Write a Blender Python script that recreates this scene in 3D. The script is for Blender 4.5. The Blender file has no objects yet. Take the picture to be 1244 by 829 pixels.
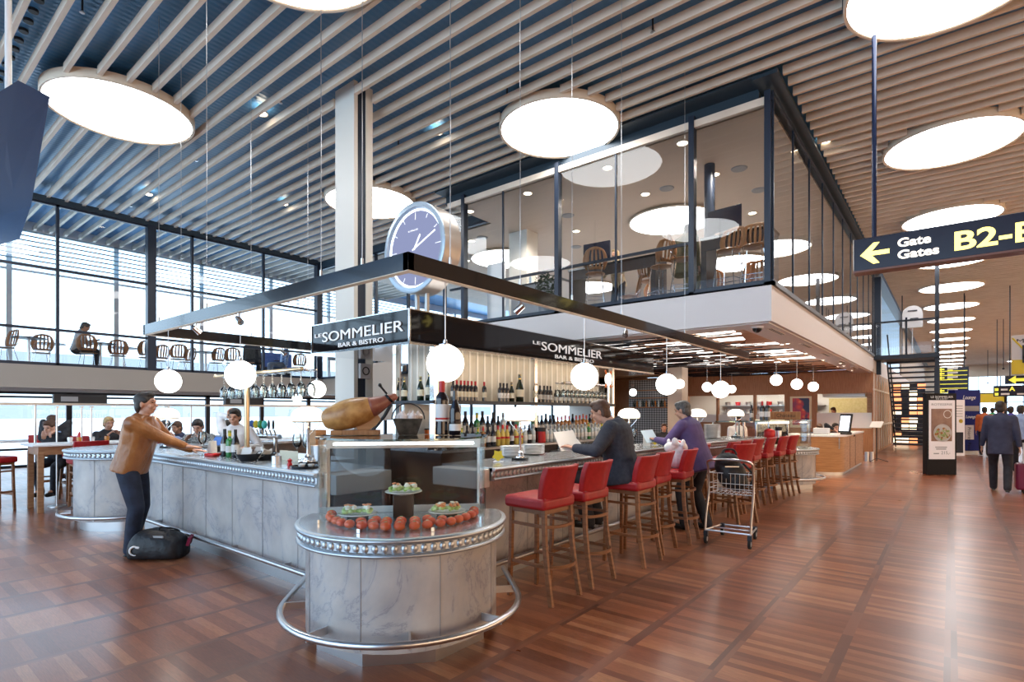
import bpy, bmesh, math, random
from mathutils import Vector, Matrix, Euler
C = bpy.context; SC = C.scene; COL = SC.collection
random.seed(7)
PI = math.pi
# ---------------------------------------------------------------- camera, world, exposure, large lights
cam = bpy.data.cameras.new('camera'); camo = bpy.data.objects.new('camera', cam); COL.objects.link(camo)
camo.location = (0, 0, 1.55)
camo.rotation_euler = (PI/2, 0, math.atan2(.6266, .7794))
cam.sensor_fit = 'HORIZONTAL'; cam.sensor_width = 36; cam.lens = 36*663/1244
cam.shift_y = 85.5/1244; cam.clip_end = 400; cam.clip_start = .05
SC.camera = camo
vs = SC.view_settings; vs.view_transform = 'Standard'; vs.look = 'None'; vs.gamma = 1; vs.use_curve_mapping = False
vs.exposure = 0.1
w = bpy.data.worlds.new('world'); SC.world = w; w.use_nodes = True
bg = w.node_tree.nodes['Background']; bg.inputs[0].default_value = (.58, .79, 1, 1); bg.inputs[1].default_value = 4.0
try:
    SC.cycles.max_bounces = 9; SC.cycles.diffuse_bounces = 4; SC.cycles.glossy_bounces = 4
    SC.cycles.transmission_bounces = 6; SC.cycles.transparent_max_bounces = 24
    SC.cycles.sample_clamp_indirect = 5; SC.cycles.caustics_reflective = False; SC.cycles.caustics_refractive = False
    SC.cycles.use_denoising = True
except Exception: pass
def area(name, loc, size, energy, color=(1, 1, 1), rot=(0, 0, 0), portal=False, shape='RECTANGLE'):
    l = bpy.data.lights.new(name, 'AREA'); l.shape = shape; l.size, l.size_y = size; l.energy = energy; l.color = color
    o = bpy.data.objects.new(name, l); COL.objects.link(o); o.location = loc; o.rotation_euler = rot
    if portal:
        try: l.cycles.is_portal = True
        except Exception: pass
    return o
def spot(name, loc, energy, color=(1, .8, .55), angle=100, rot=(0, 0, 0), r=.05):
    l = bpy.data.lights.new(name, 'SPOT'); l.energy = energy; l.color = color; l.spot_size = math.radians(angle); l.spot_blend = .6; l.shadow_soft_size = r
    o = bpy.data.objects.new(name, l); COL.objects.link(o); o.location = loc; o.rotation_euler = rot
    return o
def point(name, loc, energy, color=(1, .8, .55), r=.1):
    l = bpy.data.lights.new(name, 'POINT'); l.energy = energy; l.color = color; l.shadow_soft_size = r
    o = bpy.data.objects.new(name, l); COL.objects.link(o); o.location = loc
    return o
area('facade_portal', (-19.9, 4, 3.3), (6.5, 26), 1, rot=(0, -PI/2, 0), portal=True)
area('warm_side_fill', (11.8, 22, 2.6), (4.2, 60), 2400, (1, .68, .42), rot=(0, PI/2, 0))  # unseen fill light, added to warm the corridor side of the hall
DISC = 10.0      # radiance of the round skylights
WARM = (1, .70, .42)

# ---------------------------------------------------------------- calibration: a pixel of the photo seen at a real plane
FW = (-.6266, .7794); RT = (.7794, .6266)
def ray(px, py):
    a = (px-622)/663
    return Vector((FW[0]+a*RT[0], FW[1]+a*RT[1], -(py-500)/663))
def at(px, py, z=None, x=None, y=None, d=None):
    r = ray(px, py)
    t = (z-1.55)/r.z if z is not None else x/r.x if x is not None else y/r.y if y is not None else d
    return Vector((r.x*t, r.y*t, 1.55+r.z*t))

# ---------------------------------------------------------------- materials
MT = {}
def mat(name, col, rough=.5, metal=0, emis=None, es=0, spec=.5, trans=0, coat=0, ior=1.45, alpha=1):
    if name in MT: return MT[name]
    m = bpy.data.materials.new(name); m.use_nodes = True; MT[name] = m
    p = m.node_tree.nodes['Principled BSDF']
    p.inputs['Base Color'].default_value = (*col, 1); p.inputs['Roughness'].default_value = rough
    p.inputs['Metallic'].default_value = metal; p.inputs['Specular IOR Level'].default_value = spec
    p.inputs['Transmission Weight'].default_value = trans; p.inputs['Coat Weight'].default_value = coat
    p.inputs['IOR'].default_value = ior
    if emis: p.inputs['Emission Color'].default_value = (*emis, 1); p.inputs['Emission Strength'].default_value = es
    return m
class NT:
    def __init__(s, m): s.t = m.node_tree; s.p = s.t.nodes['Principled BSDF']
    def n(s, ty, **kw):
        nd = s.t.nodes.new(ty)
        for k, v in kw.items():
            if k in ('operation', 'blend_type', 'data_type', 'wave_type', 'bands_direction', 'feature', 'noise_dimensions', 'distance', 'wave_profile', 'rings_direction', 'clamp'): setattr(nd, k, v)
            else: nd.inputs[k.replace('_', ' ')].default_value = v
        return nd
    def l(s, a, b): s.t.links.new(a, b)
    def co(s, scale=(1, 1, 1), rot=(0, 0, 0), kind='Object'):
        tc = s.n('ShaderNodeTexCoord'); mp = s.n('ShaderNodeMapping'); mp.inputs['Scale'].default_value = scale; mp.inputs['Rotation'].default_value = rot
        s.l(tc.outputs[kind], mp.inputs[0]); return mp.outputs[0]
    def ramp(s, fac, stops):
        r = s.n('ShaderNodeValToRGB'); e = r.color_ramp.elements
        while len(e) < len(stops): e.new(.5)
        for x, (p, c) in zip(e, stops): x.position = p; x.color = (*c, 1)
        s.l(fac, r.inputs[0]); return r.outputs[0]
    def bump(s, h, strength=.3, dist=.01):
        b = s.n('ShaderNodeBump'); b.inputs['Strength'].default_value = strength; b.inputs['Distance'].default_value = dist
        s.l(h, b.inputs['Height']); s.l(b.outputs[0], s.p.inputs['Normal'])
def noisy(name, c1, c2, scale=5, rough=.5, stretch=(1, 1, 1), metal=0, bump=0, detail=5, lo=.35, hi=.65, coat=0, bdist=.005, spec=.5):
    m = mat(name, c1, rough, metal, coat=coat, spec=spec); t = NT(m)
    n = t.n('ShaderNodeTexNoise', Scale=scale, Detail=detail); t.l(t.co(stretch), n.inputs['Vector'])
    t.l(t.ramp(n.outputs[0], [(lo, c1), (hi, c2)]), t.p.inputs['Base Color'])
    if bump: t.bump(n.outputs[0], bump, bdist)
    return m
def glass(name, tint=(.97, .99, 1), refl=1.0, rough=.0):
    m = bpy.data.materials.new(name); m.use_nodes = True; MT[name] = m; t = m.node_tree; t.nodes.clear()
    o = t.nodes.new('ShaderNodeOutputMaterial'); mx = t.nodes.new('ShaderNodeMixShader'); tr = t.nodes.new('ShaderNodeBsdfTransparent')
    g = t.nodes.new('ShaderNodeBsdfGlossy'); fr = t.nodes.new('ShaderNodeFresnel'); mu = t.nodes.new('ShaderNodeMath'); mu.operation = 'MULTIPLY'
    tr.inputs[0].default_value = (*tint, 1); g.inputs['Roughness'].default_value = rough; fr.inputs[0].default_value = 1.5
    mu.inputs[1].default_value = refl
    t.links.new(fr.outputs[0], mu.inputs[0]); t.links.new(mu.outputs[0], mx.inputs[0]); t.links.new(tr.outputs[0], mx.inputs[1])
    t.links.new(g.outputs[0], mx.inputs[2]); t.links.new(mx.outputs[0], o.inputs[0]); return m
glass('pane', refl=1.4); glass('pane_box', (.96, .98, .99), 1.3); glass('pane_clear', (.98, 1, .99), .35); glass('bottle_clear', (.93, .97, .97), 2.2); glass('pane_dark', (.5, .52, .55), .7)
glass('frosted', (.75, .75, .78), 1.5, .3)
def marble():
    m = mat('marble', (.8, .78, .75), .28, coat=.3); t = NT(m); v = t.co((1, 1, 1))
    n1 = t.n('ShaderNodeTexNoise', Scale=1.1, Detail=10, Roughness=.66, Distortion=1.1); t.l(v, n1.inputs['Vector'])
    mr = t.n('ShaderNodeMath', operation='SUBTRACT'); mr.inputs[1].default_value = .5; t.l(n1.outputs[0], mr.inputs[0])
    ab = t.n('ShaderNodeMath', operation='ABSOLUTE'); t.l(mr.outputs[0], ab.inputs[0])
    vein = t.ramp(ab.outputs[0], [(0, (.36, .36, .39)), (.012, (.5, .5, .51)), (.05, (.54, .525, .51)), (.2, (.60, .58, .555))])
    n2 = t.n('ShaderNodeTexNoise', Scale=3.5, Detail=4); t.l(v, n2.inputs['Vector'])
    cl = t.ramp(n2.outputs[0], [(.3, (.70, .68, .68)), (.7, (1, .97, .94))])
    mx = t.n('ShaderNodeMix', data_type='RGBA', blend_type='MULTIPLY'); mx.inputs[0].default_value = 1
    t.l(vein, mx.inputs[6]); t.l(cl, mx.inputs[7]); t.l(mx.outputs[2], t.p.inputs['Base Color'])
marble()
def floor_mat():
    m = mat('parquet', (.25, .09, .05), .3, coat=.35); t = NT(m); m.node_tree.nodes['Principled BSDF'].inputs['Coat Roughness'].default_value = .18
    tc = t.n('ShaderNodeTexCoord'); sp = t.n('ShaderNodeSeparateXYZ'); t.l(tc.outputs['Object'], sp.inputs[0])
    def mth(op, a, b=None, c=None):
        nd = t.n('ShaderNodeMath', operation=op)
        for i, v in enumerate((a, b, c)):
            if v is None: continue
            if isinstance(v, (int, float)): nd.inputs[i].default_value = v
            else: t.l(v, nd.inputs[i])
        return nd.outputs[0]
    S = .555
    u = mth('DIVIDE', sp.outputs[0], S); cell = mth('FLOOR', u); fu = mth('FRACT', u)
    strip = mth('GREATER_THAN', mth('ABSOLUTE', mth('SUBTRACT', fu, .5)), .44)   # border strips running down the hall
    pu = mth('DIVIDE', sp.outputs[1], .062); prow = mth('FLOOR', pu); fp = mth('FRACT', pu)
    cv = t.n('ShaderNodeCombineXYZ'); t.l(cell, cv.inputs[0]); t.l(prow, cv.inputs[1]); t.l(strip, cv.inputs[2])
    wn = t.n('ShaderNodeTexWhiteNoise', noise_dimensions='3D'); t.l(cv.outputs[0], wn.inputs['Vector'])
    # large panels, each toned as one
    pv = t.n('ShaderNodeCombineXYZ'); t.l(cell, pv.inputs[0]); t.l(mth('FLOOR', mth('DIVIDE', sp.outputs[1], .62)), pv.inputs[1])
    wp = t.n('ShaderNodeTexWhiteNoise', noise_dimensions='3D'); t.l(pv.outputs[0], wp.inputs['Vector'])
    base = t.ramp(mth('ADD', mth('MULTIPLY', wn.outputs[0], .7), mth('MULTIPLY', wp.outputs[0], .3)), [(.1, (.18, .048, .02)), (.45, (.28, .084, .035)), (.72, (.37, .122, .05)), (1, (.50, .21, .09))])
    gr = t.n('ShaderNodeTexNoise', Scale=3, Detail=6); t.l(t.co((4, 60, 1)), gr.inputs['Vector'])
    grc = t.ramp(gr.outputs[0], [(.3, (.72, .72, .72)), (.7, (1.12, 1.1, 1.08))])
    mx = t.n('ShaderNodeMix', data_type='RGBA', blend_type='MULTIPLY'); mx.inputs[0].default_value = 1; t.l(base, mx.inputs[6]); t.l(grc, mx.inputs[7])
    # strips: slightly darker cross grain pieces
    sv = t.n('ShaderNodeCombineXYZ'); t.l(cell, sv.inputs[0]); t.l(mth('FLOOR', mth('DIVIDE', sp.outputs[1], .55)), sv.inputs[1])
    ws = t.n('ShaderNodeTexWhiteNoise', noise_dimensions='3D'); t.l(sv.outputs[0], ws.inputs['Vector'])
    sc = t.ramp(ws.outputs[0], [(0, (.13, .042, .024)), (1, (.27, .092, .045))])
    m2 = t.n('ShaderNodeMix', data_type='RGBA'); t.l(strip, m2.inputs[0]); t.l(mx.outputs[2], m2.inputs[6]); t.l(sc, m2.inputs[7])
    # worn scuffed zones
    wz = t.n('ShaderNodeTexNoise', Scale=.5, Detail=6, Roughness=.6); t.l(tc.outputs['Object'], wz.inputs['Vector'])
    m3 = t.n('ShaderNodeMix', data_type='RGBA'); t.l(t.ramp(wz.outputs[0], [(.45, (0, 0, 0)), (.75, (.55, .55, .55))]), m3.inputs[0]); t.l(m2.outputs[2], m3.inputs[6]); m3.inputs[7].default_value = (.2, .12, .085, 1)
    t.l(m3.outputs[2], t.p.inputs['Base Color'])
    gap = mth('MULTIPLY', mth('LESS_THAN', fp, .05), mth('SUBTRACT', 1, strip))
    t.l(t.ramp(wz.outputs[0], [(.3, (.26, .26, .26)), (.7, (.44, .44, .44))]), t.p.inputs['Roughness'])
    t.bump(mth('SUBTRACT', mth('MULTIPLY', gr.outputs[0], .3), gap), .12, .002)
floor_mat()
def panel_mat(name, c, rough, sc, axis='X', strength=.5):
    m = mat(name, c, rough); t = NT(m)
    wv = t.n('ShaderNodeTexWave', wave_type='BANDS', bands_direction=axis, wave_profile='TRI', Scale=sc); t.l(t.co(), wv.inputs['Vector'])
    t.bump(wv.outputs[0], strength, .01)
    br = t.n('ShaderNodeTexNoise', Scale=.8); t.l(t.co(), br.inputs['Vector'])
    t.l(t.ramp(br.outputs[0], [(.3, tuple(x*.8 for x in c)), (.7, tuple(min(1, x*1.2) for x in c))]), t.p.inputs['Base Color'])
panel_mat('ceiling_plate', (.08, .25, .50), .3, 3.0, 'X', .35)
noisy('slat_wood', (.74, .62, .50), (.84, .72, .60), 2, .55, (1, 8, 1))
mat('dark_strip', (.03, .05, .07), .35)
mat('zinc', (.46, .49, .52), .34, .85); noisy('zinc_top', (.50, .53, .56), (.66, .69, .72), 6, .22, metal=.75)
noisy('oak', (.36, .17, .065), (.50, .26, .11), 3, .4, (1, 1, 14), bump=.05)
noisy('oak_h', (.30, .13, .05), (.42, .2, .085), 3, .4, (14, 1, 1))
noisy('stool_wood', (.19, .08, .033), (.29, .13, .058), 6, .38, (1, 1, 8))
noisy('table_wood', (.30, .15, .07), (.42, .22, .11), 5, .42, (1, 1, 8))
noisy('bent_wood', (.38, .16, .06), (.5, .23, .09), 5, .35, (1, 6, 1))
noisy('red_leather', (.33, .008, .012), (.40, .013, .018), 20, .45, bump=.06, coat=.15)
noisy('lattice_wood', (.36, .2, .11), (.52, .32, .19), 3, .5, (8, 8, 1))
mat('chrome', (.75, .76, .78), .12, 1); mat('steel', (.62, .62, .63), .28, 1); mat('brushed', (.5, .49, .48), .36, 1)
mat('brass', (.52, .40, .25), .28, 1); mat('white', (.8, .8, .8), .4); mat('offwhite', (.75, .72, .66), .5)
mat('fascia', (.66, .645, .66), .5); mat('beige', (.43, .375, .32), .6); mat('wall_paint', (.55, .48, .42), .7)
mat('black_gloss', (.010, .009, .010), .06, spec=.4, coat=.1); mat('black', (.015, .015, .017), .45); mat('rubber', (.02, .02, .02), .8)
mat('mullion', (.018, .028, .05), .35); mat('navy_metal', (.012, .022, .06), .22, .2)
mat('dark_steel', (.03, .035, .045), .4, .5); mat('dark_wood', (.035, .018, .013), .4); mat('grey', (.3, .3, .31), .5)
mat('disc_glow', (1, 1, 1), .5, emis=(.97, .99, 1), es=DISC)
mat('rim_wood', (.72, .62, .5), .5)
mat('globe_glow', (1, 1, 1), .3, emis=(1, .95, .86), es=7); mat('shade_glow', (1, 1, 1), .3, emis=(1, .90, .74), es=1.35)
mat('down_glow', (1, 1, 1), .3, emis=(1, .86, .65), es=12); mat('cool_glow', (1, 1, 1), .3, emis=(1, .96, .9), es=3.2)
mat('tan_ceiling', (.6, .49, .4), .6); mat('carpet', (.34, .32, .31), .9)
mat('dark_green_glass', (.01, .02, .008), .08, coat=.5); mat('green_glass', (.03, .22, .05), .08, coat=.5); mat('wine_glass_dark', (.012, .008, .01), .07, coat=.5)
mat('amber', (.45, .16, .02), .1, coat=.5); mat('clear_liquid', (.6, .66, .66), .08, coat=.6); mat('yellow_liquid', (.75, .55, .12), .12, coat=.4)
mat('paper', (.82, .8, .76), .6); mat('cream_paper', (.78, .72, .55), .6); mat('foil_red', (.5, .01, .015), .35); mat('foil_gold', (.7, .5, .15), .3, .8)
mat('red_plastic', (.6, .02, .02), .35); mat('blue', (.02, .05, .3), .4); mat('yellow', (.75, .58, .04), .5); mat('orange', (.8, .2, .04), .5)
mat('porcelain', (.85, .85, .84), .2, coat=.3)

# ---------------------------------------------------------------- mesh builder
class MB:
    def __init__(s): s.v = []; s.f = []; s.mi = []; s.cur = 0; s.T = None
    def m(s, i): s.cur = i; return s
    def xf(s, T): s.T = T; return s
    def add(s, vs_, fs):
        b = len(s.v)
        s.v += [tuple(s.T @ Vector(v)) for v in vs_] if s.T is not None else [tuple(v) for v in vs_]
        s.f += [tuple(i+b for i in f) for f in fs]; s.mi += [s.cur]*len(fs); return s
    def box(s, a, b):
        x0, y0, z0 = a; x1, y1, z1 = b
        return s.add([(x0, y0, z0), (x1, y0, z0), (x1, y1, z0), (x0, y1, z0), (x0, y0, z1), (x1, y0, z1), (x1, y1, z1), (x0, y1, z1)],
                     [(3, 2, 1, 0), (4, 5, 6, 7), (0, 1, 5, 4), (1, 2, 6, 5), (2, 3, 7, 6), (3, 0, 4, 7)])
    def bbox(s, c, d, rz=0, taper=1, R=None):
        R = R or Matrix.Rotation(rz, 3, 'Z'); c = Vector(c); vs_ = []
        for z in (-1, 1):
            k = taper if z > 0 else 1
            for x, y in ((-1, -1), (1, -1), (1, 1), (-1, 1)): vs_.append(c+R @ Vector((x*d[0]/2*k, y*d[1]/2*k, z*d[2]/2)))
        return s.add(vs_, [(3, 2, 1, 0), (4, 5, 6, 7), (0, 1, 5, 4), (1, 2, 6, 5), (2, 3, 7, 6), (3, 0, 4, 7)])
    def prism(s, pts, z0, z1):
        n = len(pts)
        return s.add([(x, y, z0) for x, y in pts]+[(x, y, z1) for x, y in pts],
                     [tuple(range(n))[::-1], tuple(range(n, 2*n))]+[(i, (i+1) % n, n+(i+1) % n, n+i) for i in range(n)])
    def strip(s, pts, z0, z1, closed=False):
        n = len(pts); k = n if closed else n-1
        return s.add([(x, y, z0) for x, y in pts]+[(x, y, z1) for x, y in pts], [(i, (i+1) % n, n+(i+1) % n, n+i) for i in range(k)])
    def extr(s, prof, a, b, up=(0, 0, 1)):
        """2D profile (u sideways, v up) extruded from a to b"""
        a, b = Vector(a), Vector(b); t = (b-a).normalized(); r = t.cross(Vector(up)).normalized(); u = r.cross(t); n = len(prof)
        return s.add([a+r*p+u*q for p, q in prof]+[b+r*p+u*q for p, q in prof],
                     [tuple(range(n))[::-1], tuple(range(n, 2*n))]+[(i, (i+1) % n, n+(i+1) % n, n+i) for i in range(n)])
    def lathe(s, prof, c=(0, 0, 0), n=16, R=None, ang=None, cap=True):
        c = Vector(c); vs_ = []; full = ang is None; a0, a1 = (0, 2*PI) if full else ang; cols = n if full else n+1
        for r, z in prof:
            for i in range(cols):
                a = a0+(a1-a0)*i/n; p = Vector((r*math.cos(a), r*math.sin(a), z)); vs_.append(c+(R @ p if R else p))
        fs = []
        for j in range(len(prof)-1):
            for i in range(n):
                k = (i+1) % cols; fs.append((j*cols+i, j*cols+k, (j+1)*cols+k, (j+1)*cols+i))
        if full and cap:
            if prof[0][0] > 1e-6: fs.append(tuple(range(cols))[::-1])
            if prof[-1][0] > 1e-6: fs.append(tuple(range((len(prof)-1)*cols, len(prof)*cols)))
        return s.add(vs_, fs)
    def cyl(s, a, b, r, r2=None, n=12):
        a, b = Vector(a), Vector(b); d = b-a; q = Vector((0, 0, 1)).rotation_difference(d).to_matrix()
        return s.lathe([(r, 0), (r if r2 is None else r2, d.length)], a, n, q)
    def sph(s, c, r, n=16, m=8, R=None):
        if isinstance(r, (int, float)): r = (r, r, r)
        c = Vector(c); vs_ = [c+(R @ Vector((0, 0, -r[2])) if R else Vector((0, 0, -r[2])))]
        for j in range(1, m):
            ph = -PI/2+PI*j/m
            for i in range(n):
                a = 2*PI*i/n; p = Vector((r[0]*math.cos(ph)*math.cos(a), r[1]*math.cos(ph)*math.sin(a), r[2]*math.sin(ph))); vs_.append(c+(R @ p if R else p))
        vs_.append(c+(R @ Vector((0, 0, r[2])) if R else Vector((0, 0, r[2]))))
        fs = [(0, 1+(i+1) % n, 1+i) for i in range(n)]
        for j in range(m-2):
            for i in range(n): fs.append((1+j*n+i, 1+j*n+(i+1) % n, 1+(j+1)*n+(i+1) % n, 1+(j+1)*n+i))
        t = len(vs_)-1; b = 1+(m-2)*n
        fs += [(b+i, b+(i+1) % n, t) for i in range(n)]
        return s.add(vs_, fs)
    def cone(s, a, ra, b, rb, n=12):
        s.sph(a, ra, n, 8); s.sph(b, rb, n, 8); return s.cyl(a, b, ra, rb, n)
    def tube(s, pts, r, n=8, closed=False, prof=None, up=None):
        pts = [Vector(p) for p in pts]; N = len(pts); rings = []; prev = None
        for i, p in enumerate(pts):
            if closed: t = pts[(i+1) % N]-pts[i-1]
            else: t = pts[min(i+1, N-1)]-pts[max(i-1, 0)]
            t.normalize()
            ref = Vector(up) if up else (prev if prev else (Vector((0, 0, 1)) if abs(t.z) < .9 else Vector((1, 0, 0))))
            x = (ref-t*ref.dot(t)).normalized(); prev = x; y = t.cross(x)
            rr = r[i] if isinstance(r, (list, tuple)) else r
            if prof: rings.append([p+y*u+x*v for u, v in prof])
            else: rings.append([p+(x*math.cos(2*PI*k/n)+y*math.sin(2*PI*k/n))*rr for k in range(n)])
        n = len(rings[0]); vs_ = [v for g in rings for v in g]; fs = []
        for i in range(N if closed else N-1):
            j = (i+1) % N
            for k in range(n): fs.append((i*n+k, i*n+(k+1) % n, j*n+(k+1) % n, j*n+k))
        if not closed: fs += [tuple(range(n))[::-1], tuple(range((N-1)*n, N*n))]
        return s.add(vs_, fs)
    def build(s, name, m, parent=None, smooth=None, bevel=0, loc=None, seg=2):
        me = bpy.data.meshes.new(name); me.from_pydata(s.v, [], s.f)
        for x in (m if isinstance(m, (list, tuple)) else [m]): me.materials.append(MT[x])
        me.polygons.foreach_set('material_index', s.mi)
        bm = bmesh.new(); bm.from_mesh(me); bmesh.ops.recalc_face_normals(bm, faces=bm.faces); bm.to_mesh(me); bm.free()
        if smooth is not False:
            me.shade_smooth() if hasattr(me, 'shade_smooth') else None
            try: me.set_sharp_from_angle(angle=math.radians(smooth or 38))
            except Exception: pass
        o = bpy.data.objects.new(name, me); COL.objects.link(o); o.parent = parent
        if loc: o.location = loc
        if bevel:
            b = o.modifiers.new('b', 'BEVEL'); b.width = bevel; b.segments = seg; b.limit_method = 'ANGLE'
        return o
def sub(o, lv=1):
    s = o.modifiers.new('s', 'SUBSURF'); s.levels = lv; s.render_levels = lv; return o
def tag(o, label=None, cat=None, group=None, kind=None):
    if label: o['label'] = label
    if cat: o['category'] = cat
    if group: o['group'] = group
    if kind: o['kind'] = kind
    return o
def thing(name, label, cat, loc=(0, 0, 0), rz=0, group=None):
    o = bpy.data.objects.new(name, None); COL.objects.link(o); o.location = loc; o.rotation_euler = (0, 0, rz); o.empty_display_size = .1
    return tag(o, label, cat, group)
def struct(name, mb, m, **k): return tag(mb.build(name, m, **k), kind='structure')
def copy_tree(o, parent=None):
    c = o.copy(); COL.objects.link(c); c.parent = parent
    for ch in list(o.children): copy_tree(ch, c)
    return c
def dup(o, loc, rz=None, label=None, group=None, scale=None):
    c = copy_tree(o); c.location = loc
    if rz is not None: c.rotation_euler = (0, 0, rz)
    if label: c['label'] = label
    if group: c['group'] = group
    if scale: c.scale = scale if isinstance(scale, tuple) else (scale,)*3
    return c
class Repeat:
    """places one kind many times: the first call moves the prototype, later calls copy it"""
    def __init__(s, proto): s.p = proto; s.used = False
    def __call__(s, loc, rz=0, label=None, group=None, scale=None):
        if s.used: return dup(s.p, loc, rz, label, group, scale)
        s.used = True; o = s.p; o.location = loc; o.rotation_euler = (0, 0, rz)
        if label: o['label'] = label
        if group: o['group'] = group
        if scale: o.scale = scale if isinstance(scale, tuple) else (scale,)*3
        return o
def text(s_, name, m, parent, origin, right, up, size, ext=.004, width=None, bold=0, align='LEFT', shear=0):
    """raised lettering: origin = left end of the baseline"""
    cu = bpy.data.curves.new(name, 'FONT'); cu.body = s_; cu.size = size; cu.extrude = ext; cu.offset = bold; cu.align_x = align; cu.shear = shear; cu.space_line = .8
    cu.resolution_u = 4
    tmp = bpy.data.objects.new('tmp', cu); COL.objects.link(tmp); C.view_layer.update()
    me = bpy.data.meshes.new_from_object(tmp.evaluated_get(C.evaluated_depsgraph_get()))
    bpy.data.objects.remove(tmp); bpy.data.curves.remove(cu)
    xs = [v.co.x for v in me.vertices] or [0, 1]; k = width/(max(xs)-min(xs)) if width else 1
    r = Vector(right).normalized(); u = Vector(up).normalized(); n = r.cross(u)
    for v in me.vertices: v.co = Vector(origin)+r*(v.co.x*k)+u*v.co.y+n*v.co.z
    me.materials.clear(); me.materials.append(MT[m])
    for p in me.polygons: p.material_index = 0
    o = bpy.data.objects.new(name, me); COL.objects.link(o); o.parent = parent; return o
def arc(c, r, a0, a1, n, z=None):
    out = []
    for i in range(n+1):
        a = math.radians(a0+(a1-a0)*i/n); p = (c[0]+r*math.cos(a), c[1]+r*math.sin(a)); out.append(p if z is None else (*p, z))
    return out
# ================================================================ THE SETTING
XR = 12; YB = -8; YE = 79
struct('floor', MB().box((-21, YB, -.1), (XR, 84, 0)), 'parquet')
struct('ceiling', MB().box((-20.4, YB, 6.84), (XR, 84, 6.95)), 'ceiling_plate')
DISCS = [(0-5.45*i, 3.05+5.07*j) for i in range(3) for j in range(16) if not (i and j > 3)] + [(5.45, 3.05+5.07*j) for j in (0, 1, 7, 8, 9, 10, 11, 12, 13, 14)]
def in_box(y): return (y > 8.85)
mb = MB(); zs, zt = 6.6, 6.725; y = 8.93-.338*35
while y < YE:
    segs = [(-20, -2.0)] if False else []
    if y < 8.9: segs = [(-20, XR)]
    else:
        segs = [(-1.96, XR)]
        if y < 10.3: segs += [(-20, -9.3)]
        elif y < 16: segs += [(-20, -16.8)]
    for a, b in segs:
        cuts = []
        for dx, dy in DISCS:
            h = 1.08**2-(y-dy)**2
            if h > 0 and not (dx < -2 and dy > 9): cuts.append((dx-math.sqrt(h), dx+math.sqrt(h)))
        if y < 5.85 and y > 5.15: cuts.append((-7.95, -7.38))
        cuts.sort(); x = a
        for c0, c1 in cuts:
            if c1 < x or c0 > b: continue
            if c0 > x: mb.box((x, y-.029, zs), (c0, y+.029, zt))
            x = max(x, c1)
        if x < b: mb.box((x, y-.029, zs), (b, y+.029, zt))
    y += .338
struct('ceiling_slats', mb, 'slat_wood', smooth=False)
# dark recessed strip round the glass box and along the left glass wall
mb = MB(); mb.box((-2.34, 8.72, 6.56), (-1.99, YE, 6.62)).box((-9.3, 8.72, 6.6), (-2.34, 9.08, 6.64)).box((-9.3, 9.08, 6.4), (-2.34, 9.2, 6.62)).box((-16.75, 10.32, 6.4), (-9.2, 10.5, 6.62)).box((-16.85, YB, 6.5), (-16.62, 10.4, 6.64))
struct('trim_1', mb, 'dark_strip')
# round openings with air nozzles along some slat gaps
mb = MB()
for yy in (1.65, 6.74, 11.8, 16.9, 22):
    x = -16 if yy < 9 else -1.5
    while x < 8:
        if abs((x % 5.45)-0) > .0 and all((x-dx)**2+(yy-dy)**2 > 1.3 for dx, dy in DISCS): mb.cyl((x, yy, 6.8), (x, yy, 6.845), .055, n=10)
        x += .3 if (int((x+30)/.3) % 14) else .9
struct('ceiling_vents', mb, 'black')
# walls round the hall
struct('wall_right', MB().box((XR, YB, 0), (XR+.2, 84, 6.9)), 'wall_paint')
struct('wall_back', MB().box((2, YB-.2, 0), (XR+.2, YB, 6.9)), 'wall_paint')
struct('wall_far', MB().box((-3, YE, 5.35), (XR, YE+.3, 6.84)).box((-3, YE, 0), (-1.2, YE+.3, 5.35)), 'offwhite')
mb = MB()
for x in (-1.2, .6, 2.4, 4.2, 6, 7.8, 9.6): mb.box((x-.04, YE+.1, 0), (x+.04, YE+.2, 5.35))
mb.box((-1.2, YE+.1, 2.5), (XR, YE+.2, 2.58)); wf = struct('window_9', mb, 'mullion')
tag(MB().add([(-1.2, YE+.15, 0), (XR, YE+.15, 0), (XR, YE+.15, 5.35), (-1.2, YE+.15, 5.35)], [(0, 1, 2, 3)]).build('pane', 'pane', wf), kind='structure')

def glazing(n, a, b, z0, z1, mull, transoms, m='pane', mm='mullion', wm=.06, dm=.09, thick=()):
    """glass wall from a to b (xy) with upright mullions at given fractions/metres along it"""
    a, b = Vector((*a, 0)), Vector((*b, 0)); t = (b-a).normalized(); L = (b-a).length; nn = Vector((t.y, -t.x, 0)); mb = MB()
    def bar(s0, s1, q0, q1, d):
        p = [a+t*s0-nn*d/2, a+t*s1-nn*d/2, a+t*s1+nn*d/2, a+t*s0+nn*d/2]
        mb.prism([(v.x, v.y) for v in p], q0, q1)
    for s in mull: bar(s-wm/2, s+wm/2, z0, z1, dm)
    for s in thick: bar(s-.1, s+.1, z0, z1, .2)
    for q in transoms: bar(0, L, q-.03, q+.03, dm*.8)
    bar(0, L, z0, z0+.07, dm); bar(0, L, z1-.07, z1, dm)
    o = struct(f'window_{n}', mb, mm)
    g = MB().add([a+Vector((0, 0, z0)), b+Vector((0, 0, z0)), b+Vector((0, 0, z1)), a+Vector((0, 0, z1))], [(0, 1, 2, 3)]).build('window_pane', m, o); tag(g, kind='structure')
    return o
XL = -16.7
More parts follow.
